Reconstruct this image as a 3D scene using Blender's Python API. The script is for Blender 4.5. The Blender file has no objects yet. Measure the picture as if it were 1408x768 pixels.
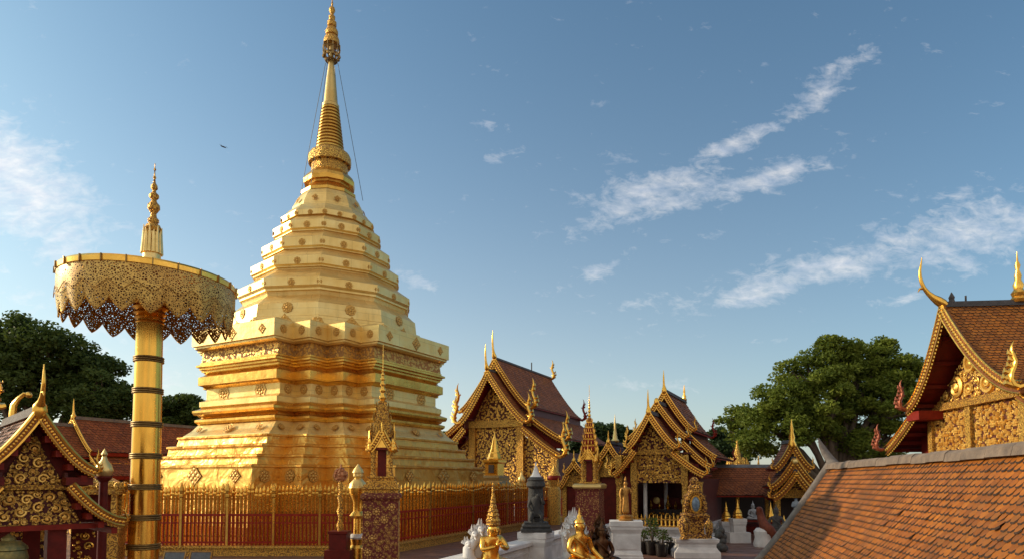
import bpy, math, random
import numpy as np
from mathutils import Vector, Matrix
R = math.radians
rnd = random.Random(7)
scn = bpy.context.scene
COL = scn.collection

# ------------------------------------------------------------------ camera, sky, sun, exposure
EYE, F, CX, CY, PITCH = 3.0, 900.0, 704.0, 612.8, R(3.0)
cam_d = bpy.data.cameras.new('camera'); cam = bpy.data.objects.new('camera', cam_d); COL.objects.link(cam)
cam.location = (0, 0, EYE); cam.rotation_euler = (R(90) + PITCH, 0, 0)
cam_d.sensor_fit = 'HORIZONTAL'; cam_d.sensor_width = 36.0; cam_d.lens = 36.0 * F / 1408.0
cam_d.shift_y = (CY - 384.0) / 1408.0; cam_d.clip_start = 0.1; cam_d.clip_end = 3000
scn.camera = cam
SUN_EL, SUN_DIR = R(21), Vector((-0.97, 0.19, 0)).normalized()     # direction towards the sun
scn.view_settings.view_transform = 'Standard'; scn.view_settings.look = 'None'
scn.view_settings.gamma = 1.0; scn.view_settings.use_curve_mapping = False
scn.view_settings.exposure = 0.12
SKY_STRENGTH, SUN_STRENGTH = 0.138, 3.4
to_sun = Vector((SUN_DIR.x * math.cos(SUN_EL), SUN_DIR.y * math.cos(SUN_EL), math.sin(SUN_EL)))
sd = bpy.data.lights.new('sun', 'SUN'); sd.energy = SUN_STRENGTH; sd.angle = R(0.6); sd.color = (1.0, 0.80, 0.56)
sun = bpy.data.objects.new('sun', sd); COL.objects.link(sun)
sun.rotation_euler = to_sun.to_track_quat('Z', 'Y').to_euler()

class G:                                                              # node graph shorthand
    def __init__(s, nt): s.nt = nt
    def n(s, t, **kw):
        o = s.nt.nodes.new(t)
        for k, v in kw.items():
            if k.startswith('i_'):
                key = k[2:]; o.inputs[int(key) if key.isdigit() else key.replace('_', ' ')].default_value = v
            else: setattr(o, k, v)
        return o
    def l(s, a, b): s.nt.links.new(a, b)
    def math(s, op, a, b=None, clamp=False):
        o = s.nt.nodes.new('ShaderNodeMath'); o.operation = op; o.use_clamp = clamp
        for i, x in enumerate((a, b)):
            if x is None: continue
            if isinstance(x, (int, float)): o.inputs[i].default_value = x
            else: s.l(x, o.inputs[i])
        return o.outputs[0]
    def mix(s, fac, a, b, blend='MIX'):
        o = s.nt.nodes.new('ShaderNodeMix'); o.data_type = 'RGBA'; o.blend_type = blend
        for i, x in ((0, fac), (6, a), (7, b)):
            if isinstance(x, (int, float)): o.inputs[i].default_value = x
            elif isinstance(x, tuple): o.inputs[i].default_value = x if len(x) == 4 else (*x, 1)
            else: s.l(x, o.inputs[i])
        return o.outputs[2]
    def ramp(s, fac, stops):
        o = s.nt.nodes.new('ShaderNodeValToRGB'); cr = o.color_ramp
        while len(cr.elements) < len(stops): cr.elements.new(0.5)
        for e, (p, c) in zip(cr.elements, stops):
            e.position = p; e.color = (c, c, c, 1) if isinstance(c, (int, float)) else (*c[:3], 1)
        s.l(fac, o.inputs[0]); return o.outputs[0]

w = bpy.data.worlds.new('World'); scn.world = w; w.use_nodes = True
w.node_tree.nodes.clear(); g = G(w.node_tree)
sky = g.n('ShaderNodeTexSky', sky_type='NISHITA', sun_disc=False, sun_elevation=SUN_EL,
          sun_rotation=math.atan2(SUN_DIR.x, SUN_DIR.y), altitude=300, air_density=1.0, dust_density=2.4, ozone_density=1.6)
bg = g.n('ShaderNodeBackground'); bg.inputs['Strength'].default_value = SKY_STRENGTH
wo = g.n('ShaderNodeOutputWorld'); g.l(bg.outputs[0], wo.inputs[0])
tc = g.n('ShaderNodeTexCoord'); sep = g.n('ShaderNodeSeparateXYZ'); g.l(tc.outputs['Generated'], sep.inputs[0])
yy = g.math('MAXIMUM', sep.outputs[1], 0.02)
cu = g.math('DIVIDE', sep.outputs[0], yy); cw = g.math('DIVIDE', sep.outputs[2], yy)
cv = g.n('ShaderNodeCombineXYZ'); g.l(cu, cv.inputs[0]); g.l(cw, cv.inputs[1])
def pxdir(px, py):                                                    # photograph pixel -> direction slopes
    a, b = (px - CX) / F, (CY - py) / F
    dy = math.cos(PITCH) - b * math.sin(PITCH)
    return a / dy, (math.sin(PITCH) + b * math.cos(PITCH)) / dy
# cloud banks: centre px, half length px, half width px, tilt deg, weight
CLOUDS = [(18, 245, 150, 62, -38, 1.5), (70, 292, 90, 20, -30, .8), (905, 270, 125, 34, 14, 1.0), (1050, 245, 130, 18, 16, 1.0),
          (1020, 195, 90, 15, 24, .95), (1120, 135, 80, 18, 35, .9), (1160, 95, 60, 26, 45, .75), (1120, 375, 200, 26, 15, 1.0), (1330, 320, 170, 46, 14, 1.0),
          (815, 376, 50, 16, 26, .85), (680, 165, 26, 16, 5, .5), (678, 218, 18, 9, 10, .6), (570, 385, 30, 16, -20, .8),
          (850, 216, 42, 10, -15, .5), (870, 418, 60, 14, 8, .55), (1245, 410, 44, 9, 4, .65), (795, 332, 24, 8, -5, .5), (1170, 55, 50, 12, 40, .35),
          (1310, 272, 60, 14, 6, .6), (730, 235, 22, 10, 0, .4), (890, 528, 120, 9, 1, .5), (600, 505, 60, 8, 3, .35), (40, 500, 260, 110, 0, .62), (1070, 465, 30, 8, 5, .4)]
tot = None
for (px, py, L, W, tilt, wt) in CLOUDS:
    u0, w0 = pxdir(px, py)
    mp = g.n('ShaderNodeMapping', vector_type='TEXTURE')
    mp.inputs['Location'].default_value = (u0, w0, 0); mp.inputs['Rotation'].default_value = (0, 0, R(tilt))
    mp.inputs['Scale'].default_value = (L / F, W / F, 1); g.l(cv.outputs[0], mp.inputs[0])
    ln = g.n('ShaderNodeVectorMath', operation='DOT_PRODUCT'); g.l(mp.outputs[0], ln.inputs[0]); g.l(mp.outputs[0], ln.inputs[1])
    e = g.math('MULTIPLY', g.math('POWER', 2.718, g.math('MULTIPLY', ln.outputs['Value'], -0.9)), wt)
    tot = e if tot is None else g.math('MAXIMUM', tot, e)
mpn = g.n('ShaderNodeMapping'); mpn.inputs['Rotation'].default_value = (0, 0, R(-18)); mpn.inputs['Scale'].default_value = (13, 30, 1)
g.l(cv.outputs[0], mpn.inputs[0])
nz = g.n('ShaderNodeTexNoise', noise_dimensions='3D'); nz.inputs['Scale'].default_value = 1.0
nz.inputs['Detail'].default_value = 12; nz.inputs['Roughness'].default_value = .68; nz.inputs['Distortion'].default_value = .35
g.l(mpn.outputs[0], nz.inputs['Vector'])
mp3 = g.n('ShaderNodeMapping'); mp3.inputs['Rotation'].default_value = (0, 0, R(30)); mp3.inputs['Scale'].default_value = (38, 62, 1); g.l(cv.outputs[0], mp3.inputs[0])
nf = g.n('ShaderNodeTexNoise'); nf.inputs['Scale'].default_value = 1.0; nf.inputs['Detail'].default_value = 8; nf.inputs['Roughness'].default_value = .6; nf.inputs['Distortion'].default_value = .8; g.l(mp3.outputs[0], nf.inputs['Vector'])
dens = g.math('MULTIPLY', g.math('SUBTRACT', g.math('ADD', g.math('ADD', tot, g.math('MULTIPLY', nz.outputs[0], 2.3)), g.math('MULTIPLY', nf.outputs[0], 1.5)), 2.28), .8, clamp=True)
front = g.math('GREATER_THAN', sep.outputs[1], 0.05)
dens = g.math('MULTIPLY', g.math('MULTIPLY', dens, front), .62)
nz2 = g.n('ShaderNodeTexNoise'); nz2.inputs['Scale'].default_value = 2.3; nz2.inputs['Detail'].default_value = 5; g.l(mpn.outputs[0], nz2.inputs['Vector'])
ccol = g.mix(g.ramp(nz2.outputs[0], [(.35, 0.0), (.65, 1.0)]), (5.6, 5.7, 6.3), (8.4, 7.8, 7.3))
veil = g.math('MULTIPLY', g.math('POWER', 2.718, g.math('MULTIPLY', g.math('ABSOLUTE', sep.outputs[2]), -4.6)), g.math('ADD', .60, g.math('MULTIPLY', sep.outputs[0], -.46)), clamp=True)
nb = g.n('ShaderNodeTexNoise'); nb.inputs['Scale'].default_value = 3.2; nb.inputs['Detail'].default_value = 7; nb.inputs['Roughness'].default_value = .6; g.l(tc.outputs['Generated'], nb.inputs['Vector'])
back = g.math('MULTIPLY', g.ramp(nb.outputs[0], [(.38, 0.0), (.58, .85)]), g.math('LESS_THAN', sep.outputs[1], 0.0))   # unseen broken cloud behind the camera, added to warm the fill light
tinted = g.mix(1.0, sky.outputs[0], (.60, .95, 1.03), 'MULTIPLY')
base_sky = g.mix(back, g.mix(veil, tinted, (7.7, 7.0, 5.9)), (8.2, 7.2, 5.9))
g.l(g.mix(dens, base_sky, ccol), bg.inputs[0])

# ------------------------------------------------------------------ placement helpers: a pixel of the photograph at a chosen distance
def ray(px, py):
    a, b = (px - CX) / F, (CY - py) / F
    return Vector((a, math.cos(PITCH) - b * math.sin(PITCH), math.sin(PITCH) + b * math.cos(PITCH)))
def at(px, py, Y):
    d = ray(px, py); t = Y / d.y
    return Vector((d.x * t, Y, EYE + d.z * t))
def zat(py, Y, px=704): return at(px, py, Y).z
def hit(px, py, O, ang):                                              # ray x vertical plane through O along angle ang: (distance along, height)
    d = ray(px, py); c, s = math.cos(ang), math.sin(ang)
    det = d.x * (-s) - (-c) * d.y
    t = (O[0] * (-s) + c * O[1]) / det
    k = (d.x * t - O[0]) * c + (d.y * t - O[1]) * s
    return k, EYE + d.z * t
def uz(px, py, O, th, v=0.0):
    O2 = (O[0] - math.sin(th) * v, O[1] + math.cos(th) * v)
    return hit(px, py, O2, th)
def vz(px, py, O, th): return hit(px, py, O, th + math.pi / 2)

# ------------------------------------------------------------------ mesh builder
class MB:
    def __init__(s): s.v = []; s.f = []; s.uv = []; s.hasuv = False; s.mi = {}
    def add(s, vs, fs, uvs=None):
        b = len(s.v); s.v.extend([tuple(p) for p in vs]); s.f.extend([tuple(i + b for i in q) for q in fs])
        if uvs: s.hasuv = True; s.uv.extend(uvs)
        else: s.uv.extend([None] * len(fs))
        return s
    def box(s, c, d, rz=0.0, top=1.0):
        hx, hy, hz = d[0] / 2, d[1] / 2, d[2] / 2; cs, sn = math.cos(rz), math.sin(rz); vs = []
        for z, k in ((-hz, 1), (hz, top)):
            for x, y in ((-hx, -hy), (hx, -hy), (hx, hy), (-hx, hy)):
                x, y = x * k, y * k; vs.append((c[0] + x * cs - y * sn, c[1] + x * sn + y * cs, c[2] + z))
        return s.add(vs, [(3, 2, 1, 0), (4, 5, 6, 7), (0, 1, 5, 4), (1, 2, 6, 5), (2, 3, 7, 6), (3, 0, 4, 7)])
    def loft(s, rings, cap=True, uv=False):
        n = len(rings[0]); vs = [p for r in rings for p in r]; fs = []; uvs = []
        for i in range(len(rings) - 1):
            acc = 0.0
            for k in range(n):
                k2 = (k + 1) % n
                fs.append((i * n + k, i * n + k2, (i + 1) * n + k2, (i + 1) * n + k))
                if uv:
                    a, b = Vector(rings[i][k]), Vector(rings[i][k2]); c, d = Vector(rings[i + 1][k2]), Vector(rings[i + 1][k])
                    L = max((b - a).length, (c - d).length); z0 = a.z; z1 = z0 + (d - a).length
                    uvs.append([(acc, z0), (acc + L, z0), (acc + L, z1), (acc, z1)]); acc += L
        if cap:
            fs.append(tuple(range(n - 1, -1, -1))); b = (len(rings) - 1) * n; fs.append(tuple(range(b, b + n)))
            if uv: uvs += [[(0, 0)] * n, [(0, 0)] * n]
        return s.add(vs, fs, uvs if uv else None)
    def lathe(s, prof, n=16, c=(0, 0, 0), ph=0.0, sy=1.0):
        return s.loft([[(c[0] + max(r, 1e-4) * math.cos(ph + 2 * math.pi * k / n), c[1] + sy * max(r, 1e-4) * math.sin(ph + 2 * math.pi * k / n), c[2] + z)
                        for k in range(n)] for r, z in prof])
    def sq(s, prof, c=(0, 0, 0), asp=1.0, plan=None):
        plan = plan or [(-1, -1), (1, -1), (1, 1), (-1, 1)]
        return s.loft([[(c[0] + x * r, c[1] + y * r * asp, c[2] + z) for x, y in plan] for r, z in prof])
    def tube(s, pts, rad, n=8, flat=1.0):
        pts = [Vector(p) for p in pts]
        if isinstance(rad, (int, float)): rad = [rad] * len(pts)
        t0 = (pts[1] - pts[0]).normalized(); up = Vector((0, 0, 1)) if abs(t0.z) < .9 else Vector((0, 1, 0))
        nx = t0.cross(up).normalized(); rings = []
        for i, p in enumerate(pts):
            t = (pts[min(i + 1, len(pts) - 1)] - pts[max(i - 1, 0)]).normalized()
            nx = (nx - t * nx.dot(t)).normalized(); ny = t.cross(nx)
            rings.append([p + nx * (rad[i] * math.cos(a)) + ny * (rad[i] * flat * math.sin(a)) for a in [2 * math.pi * k / n for k in range(n)]])
        return s.loft([[tuple(q) for q in r] for r in rings])
    def blob(s, c, r, seg=8, rings=5, axis=None):
        if isinstance(r, (int, float)): r = (r, r, r)
        prof = [(math.sin(math.pi * i / rings), -math.cos(math.pi * i / rings)) for i in range(rings + 1)]
        rr = []
        for a, z in prof:
            ring = []
            for k in range(seg):
                p = Vector((r[0] * max(a, .02) * math.cos(2 * math.pi * k / seg), r[1] * max(a, .02) * math.sin(2 * math.pi * k / seg), r[2] * z))
                if axis is not None: p = axis @ p
                ring.append((c[0] + p.x, c[1] + p.y, c[2] + p.z))
            rr.append(ring)
        return s.loft(rr)
    def prism(s, poly, y0, y1):                                       # polygon in (x, z), extruded along y
        n = len(poly); vs = [(x, y0, z) for x, z in poly] + [(x, y1, z) for x, z in poly]
        fs = [tuple(range(n)), tuple(range(2 * n - 1, n - 1, -1))] + [(i, i + n, (i + 1) % n + n, (i + 1) % n) for i in range(n)]
        return s.add(vs, fs)
    def xf(s, M, start=0):
        for i in range(start, len(s.v)): s.v[i] = tuple(M @ Vector(s.v[i]))
        return s
    def build(s, name, mat, parent=None, smooth=0):
        me = bpy.data.meshes.new(name); me.from_pydata(s.v, [], s.f)
        if s.hasuv:
            ul = me.uv_layers.new(name='UVMap'); dat = []
            for q, fc in zip(s.uv, s.f): dat.extend(q if q else [(0.0, 0.0)] * len(fc))
            ul.data.foreach_set('uv', [c for p in dat for c in p])
        me.materials.append(mat)
        if s.mi:
            for m2 in sorted(set(s.mi.values()), key=lambda m: m.name): me.materials.append(m2)
            names = [m.name for m in me.materials]
            me.polygons.foreach_set('material_index', [names.index(s.mi[i].name) if i in s.mi else 0 for i in range(len(s.f))])
        if smooth:
            me.polygons.foreach_set('use_smooth', [True] * len(me.polygons)); me.set_sharp_from_angle(angle=R(smooth))
        me.update()
        o = bpy.data.objects.new(name, me); COL.objects.link(o)
        if parent: o.parent = parent
        return o
def tag(o, label, cat, group=None):
    o['label'] = label; o['category'] = cat
    if group: o['group'] = group
    return o
def thing(name, label, cat, loc=(0, 0, 0), rz=0.0, group=None):
    o = bpy.data.objects.new(name, None); o.empty_display_size = .2; COL.objects.link(o)
    o.location = loc; o.rotation_euler = (0, 0, rz)
    return tag(o, label, cat, group)
def copy_tree(o, parent=None):
    c = o.copy(); COL.objects.link(c)
    if parent: c.parent = parent
    for ch in [k for k in o.children]: copy_tree(ch, c)
    return c
def struct(o): o['kind'] = 'structure'; return o

# ------------------------------------------------------------------ materials
def new_mat(name):
    m = bpy.data.materials.new(name); m.use_nodes = True; nt = m.node_tree
    return m, G(nt), nt.nodes['Principled BSDF']
def objco(g, scale=(1, 1, 1), uv=False):
    tc = g.n('ShaderNodeTexCoord'); mp = g.n('ShaderNodeMapping'); mp.inputs['Scale'].default_value = scale
    g.l(tc.outputs['UV' if uv else 'Object'], mp.inputs[0]); return mp.outputs[0]
def noise(g, co, scale, detail=4, rough=.55, dist=0):
    o = g.n('ShaderNodeTexNoise'); o.inputs['Scale'].default_value = scale; o.inputs['Detail'].default_value = detail
    o.inputs['Roughness'].default_value = rough; o.inputs['Distortion'].default_value = dist
    if co is not None: g.l(co, o.inputs['Vector'])
    return o.outputs[0]
def bump(g, b, h, strength, dist=.02, prev=None):
    o = g.n('ShaderNodeBump'); o.inputs['Strength'].default_value = strength; o.inputs['Distance'].default_value = dist
    g.l(h, o.inputs['Height'])
    if prev is not None: g.l(prev, o.inputs['Normal'])
    g.l(o.outputs[0], b.inputs['Normal']); return o.outputs[0]
def plain(name, c1, c2=None, rough=.7, metal=0.0, scale=4.0, bs=.25, bd=.01, stretch=(1, 1, 1)):
    m, g, b = new_mat(name); b.inputs['Specular IOR Level'].default_value = .2 if c1[0] > 4 * c1[2] and not metal else .5; c2 = c2 or tuple(x * .7 for x in c1)
    co = objco(g, stretch); nn = noise(g, co, scale, 6, .6)
    g.l(g.mix(g.ramp(nn, [(.3, 0.0), (.7, 1.0)]), c2, c1), b.inputs['Base Color'])
    b.inputs['Metallic'].default_value = metal
    n2 = noise(g, co, scale * 5, 4, .6); g.l(g.ramp(n2, [(.2, max(rough - .12, .05)), (.8, min(rough + .12, 1))]), b.inputs['Roughness'])
    if bs: bump(g, b, n2, bs, bd)
    return m
def gold_plate(name, c1, c2, rough=.36, metal=.8, seam=(1.5, .55), dent=.12, dentscale=1.2, streak=.5):
    m, g, b = new_mat(name)
    uv = objco(g, (1, 1, 1), True); co = objco(g)
    br = g.n('ShaderNodeTexBrick', offset=.37); br.inputs['Scale'].default_value = 1; br.inputs['Brick Width'].default_value = seam[0]
    br.inputs['Row Height'].default_value = seam[1]; br.inputs['Mortar Size'].default_value = .014; br.inputs['Mortar Smooth'].default_value = .3
    br.inputs['Color1'].default_value = (.78, .76, .72, 1); br.inputs['Color2'].default_value = (1, 1, 1, 1); br.inputs['Mortar'].default_value = (.35, .35, .35, 1)
    g.l(uv, br.inputs['Vector'])
    big = noise(g, co, .55, 5, .6); st = noise(g, objco(g, (2.2, 2.2, .22)), 1.4, 5, .65)
    base = g.mix(g.ramp(big, [(.35, 0.0), (.65, 1.0)]), c2, c1)
    base = g.mix(g.math('MULTIPLY', g.ramp(st, [(.52, 0.0), (.72, 1.0)]), streak), base, tuple(x * .45 for x in c2))
    base = g.mix(.42, base, br.outputs['Color'], 'MULTIPLY')
    g.l(base, b.inputs['Base Color']); b.inputs['Metallic'].default_value = metal
    g.l(g.ramp(noise(g, co, 3.5, 5, .6), [(.25, rough - .1), (.75, rough + .14)]), b.inputs['Roughness'])
    n1 = bump(g, b, noise(g, co, dentscale, 3, .5, .6), dent, .25)
    n2 = bump(g, b, br.outputs['Fac'], -.35, .02, n1)
    bump(g, b, noise(g, co, 9, 3, .5), .12, .02, n2)
    return m
def carved(name, gold, ground, scale=10.0, thr=.5, warp=.5, metal=.85, rough=.34, depth=.04, curl=True):
    m, g, b = new_mat(name); co = objco(g)
    nw = g.n('ShaderNodeTexNoise'); nw.inputs['Scale'].default_value = scale * .45; nw.inputs['Detail'].default_value = 2; g.l(co, nw.inputs['Vector'])
    wv = g.n('ShaderNodeVectorMath', operation='SCALE'); wv.inputs['Scale'].default_value = warp * 2.2 / scale; g.l(nw.outputs['Color'], wv.inputs[0])
    ad = g.n('ShaderNodeVectorMath', operation='ADD'); g.l(co, ad.inputs[0]); g.l(wv.outputs[0], ad.inputs[1])
    vo = g.n('ShaderNodeTexVoronoi', feature='SMOOTH_F1'); vo.inputs['Scale'].default_value = scale; vo.inputs['Smoothness'].default_value = .25; g.l(ad.outputs[0], vo.inputs['Vector'])
    h = g.math('SUBTRACT', 1.0, g.math('MULTIPLY', vo.outputs['Distance'], 1.25))
    if curl:                                                          # rings inside each cell read as curled leaves
        h2 = g.math('ADD', g.math('MULTIPLY', g.math('SINE', g.math('MULTIPLY', vo.outputs['Distance'], 17.0)), .16), h)
    else: h2 = h
    fine = noise(g, co, scale * 3.2, 3, .6)
    h3 = g.math('ADD', h2, g.math('MULTIPLY', g.math('SUBTRACT', fine, .5), .5))
    mask = g.ramp(h3, [(max(thr - .07, 0), 0.0), (thr + .07, 1.0)])
    gc = g.mix(noise(g, co, scale * .3, 3), tuple(x * .72 for x in gold), gold)
    g.l(g.mix(mask, ground, gc), b.inputs['Base Color'])
    g.l(g.math('MULTIPLY', mask, metal), b.inputs['Metallic'])
    g.l(g.ramp(mask, [(0, .75), (1, rough)]), b.inputs['Roughness'])
    bump(g, b, h3, .9, depth)
    return m
def tiles_mat(name, stops, stain=(.05, .03, .02), rough=.62):
    m, g, b = new_mat(name); tc = g.n('ShaderNodeTexCoord')
    wn = g.n('ShaderNodeTexWhiteNoise', noise_dimensions='2D'); g.l(tc.outputs['UV'], wn.inputs['Vector'])
    col = g.ramp(wn.outputs['Value'], stops); co = objco(g)
    col = g.mix(g.math('MULTIPLY', g.ramp(noise(g, co, .9, 6, .65), [(.45, 0.0), (.75, 1.0)]), .55), col, stain)
    col = g.mix(g.math('MULTIPLY', g.ramp(noise(g, co, 14, 4, .6), [(.45, 0.0), (.7, 1.0)]), .35), col, tuple(x * 1.6 for x in stain))
    g.l(col, b.inputs['Base Color']); g.l(g.ramp(noise(g, co, 6, 4), [(.3, rough - .14), (.7, rough + .16)]), b.inputs['Roughness']); b.inputs['Specular IOR Level'].default_value = .22
    bump(g, b, noise(g, co, 30, 4, .6), .25, .01)
    return m
def leaf_mat(name, dark, light, trans=.35):
    m = bpy.data.materials.new(name); m.use_nodes = True; nt = m.node_tree; nt.nodes.clear(); g = G(nt)
    tc = g.n('ShaderNodeTexCoord'); wn = g.n('ShaderNodeTexWhiteNoise', noise_dimensions='2D'); g.l(tc.outputs['UV'], wn.inputs['Vector'])
    sp = g.n('ShaderNodeSeparateXYZ'); g.l(tc.outputs['UV'], sp.inputs[0])
    f = g.math('ADD', g.math('MULTIPLY', wn.outputs['Value'], .5), g.math('MULTIPLY', sp.outputs[1], .5))
    col = g.mix(f, dark, light)
    d = g.n('ShaderNodeBsdfPrincipled'); g.l(col, d.inputs['Base Color']); d.inputs['Roughness'].default_value = .65; d.inputs['Specular IOR Level'].default_value = .25
    t = g.n('ShaderNodeBsdfTranslucent'); g.l(g.mix(.5, col, (.12, .16, .02)), t.inputs[0])
    mx = g.n('ShaderNodeMixShader'); mx.inputs[0].default_value = trans; g.l(d.outputs[0], mx.inputs[1]); g.l(t.outputs[0], mx.inputs[2])
    o = g.n('ShaderNodeOutputMaterial'); g.l(mx.outputs[0], o.inputs[0]); return m

GOLD = (.90, .56, .13); GOLDP = (.88, .66, .27); GOLDD = (.62, .33, .055); MAROON = (.075, .010, .009)
M_stupa = gold_plate('stupa_gold_plates', (.89, .67, .27), (.80, .53, .16), rough=.42, metal=.64, seam=(1.6, .62), dent=.10, dentscale=1.3, streak=.25)
M_mould = gold_plate('stupa_gold_mouldings', (.88, .53, .11), (.70, .36, .06), rough=.30, metal=.85, seam=(2.2, .5), dent=.10, dentscale=1.6, streak=.4)
M_terr = gold_plate('hammered_gold_sheet', (.88, .51, .11), (.74, .38, .07), rough=.40, metal=.8, seam=(1.7, 1.0), dent=.75, dentscale=.95, streak=.25)
M_gold = plain('polished_gold', (.95, .55, .11), (.76, .40, .06), .28, .95, 3.0, .12, .01)
M_goldpale = plain('pale_gold', GOLDP, (.7, .5, .17), .4, .8, 3.0, .2, .01)
M_pole = plain('brushed_gold_sheet', (.86, .48, .09), (.70, .35, .05), .24, 1.0, 1.2, .06, .02, (1, 1, .25))
M_ring = plain('dull_brass', (.36, .22, .07), (.18, .11, .04), .4, .8, 9, .2)
M_orn = carved('gilded_carving', (.95, .53, .10), (.26, .11, .02), 24, .24, .3, depth=.025)
M_plank = plain('dark_gilded_plank', (.30, .11, .025), (.15, .045, .015), .5, .4, 8, .3)
M_satin = plain('satin_gilding', (.95, .62, .16), (.80, .45, .09), .46, .65, 5, .2)
M_med = plain('medallion_gilding', (.66, .38, .09), (.42, .22, .05), .42, .7, 9, .3)
M_frieze = carved('gilded_frieze', (.80, .46, .11), (.34, .16, .04), 7, .42, .4, depth=.03)
M_ornb = carved('bright_gilded_carving', (.98, .59, .12), (.30, .13, .022), 19, .20, .3, depth=.03)
M_panel = carved('gilded_foliage_panel', (.95, .55, .11), MAROON, 10.0, .43, .5, depth=.05)
M_panelf = carved('fine_gilded_panel', (.92, .52, .10), (.10, .022, .010), 5.5, .45, .12, depth=.05)
M_rosette = carved('gilded_rosette_panel', (.95, .60, .15), (.11, .022, .008), 9, .42, .25, depth=.06)
M_mosaic = carved('mosaic_rosettes', (.85, .50, .14), (.13, .013, .009), 13, .62, .2, metal=.7, depth=.03)
M_red = plain('red_lacquer', (.16, .014, .008), (.08, .008, .005), .55, 0, 5, .15)
M_fence = plain('fence_red_paint', (.32, .024, .010), (.20, .014, .006), .45, 0, 6, .2)
M_orn2 = carved('shadowed_gilded_carving', (.80, .44, .09), (.10, .03, .008), 16, .45, .35, depth=.04)
M_redb = plain('bright_red_paint', (.25, .020, .009), (.16, .012, .006), .5, 0, 6, .15)
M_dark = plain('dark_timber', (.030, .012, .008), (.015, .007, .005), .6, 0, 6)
M_white = plain('white_plaster', (.72, .70, .68), (.50, .48, .46), .75, 0, 2.2, .3, .02)
M_stone = plain('dark_weathered_stone', (.085, .08, .075), (.035, .034, .034), .8, 0, 6, .6, .03)
M_dstone = plain('black_weathered_stone', (.050, .048, .046), (.02, .02, .02), .75, 0, 7, .6, .03)
M_ridge = plain('grey_mortar', (.20, .165, .14), (.10, .085, .075), .85, 0, 5, .5, .03)
M_ridged = plain('dark_mortar', (.085, .075, .075), (.04, .036, .036), .8, 0, 6, .4, .02)
M_bronze = plain('dark_bronze', (.14, .065, .025), (.05, .022, .012), .38, .8, 7, .4)
M_orange = plain('orange_cloth', (.62, .22, .02), (.5, .15, .012), .8, 0, 2, .5, .03, (3, 3, .3))
M_mauve = plain('red_brown_paint', (.12, .030, .024), (.07, .018, .015), .5, 0, 5)
M_pot = plain('black_glazed_pot', (.018, .015, .014), (.008, .007, .007), .3, 0, 8)
M_blue = plain('blue_glass', (.20, .28, .36), (.08, .13, .2), .15, .3, 12, .4)
M_board = plain('slate_board', (.13, .16, .19), (.07, .09, .115), .5, 0, 9, .1)
M_wire = plain('steel_cable', (.10, .09, .08), None, .5, .8, 9, 0)
M_tile_o = tiles_mat('orange_clay_tiles', [(0, (.23, .066, .008)), (.45, (.36, .108, .011)), (.8, (.46, .150, .016)), (1, (.29, .105, .020))], (.07, .036, .016))
M_joint_shade = plain('tile_joint_and_edge_shade', (.060, .030, .016), (.03, .017, .011), .9, 0, 7, .2)  # dark joints, plus the shadow of lower tile edges put into the colour
M_tile_b = tiles_mat('brown_clay_tiles', [(0, (.19, .056, .016)), (.5, (.28, .082, .021)), (1, (.36, .118, .032))], (.06, .028, .015))
M_tile_r = tiles_mat('red_clay_tiles', [(0, (.20, .055, .018)), (.5, (.28, .080, .024)), (1, (.36, .115, .036))], (.055, .028, .02))
M_tile_m = tiles_mat('maroon_tiles', [(0, (.06, .014, .018)), (.5, (.085, .02, .024)), (1, (.12, .03, .03))], (.03, .015, .018))
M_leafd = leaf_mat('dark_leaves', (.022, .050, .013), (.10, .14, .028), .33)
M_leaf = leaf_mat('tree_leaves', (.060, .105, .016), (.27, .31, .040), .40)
M_leafb = leaf_mat('distant_leaves', (.022, .050, .022), (.06, .095, .034), .3)
M_bark = plain('bark', (.16, .12, .08), (.07, .05, .035), .9, 0, 8, .6, .03, (1, 1, .3))
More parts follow.
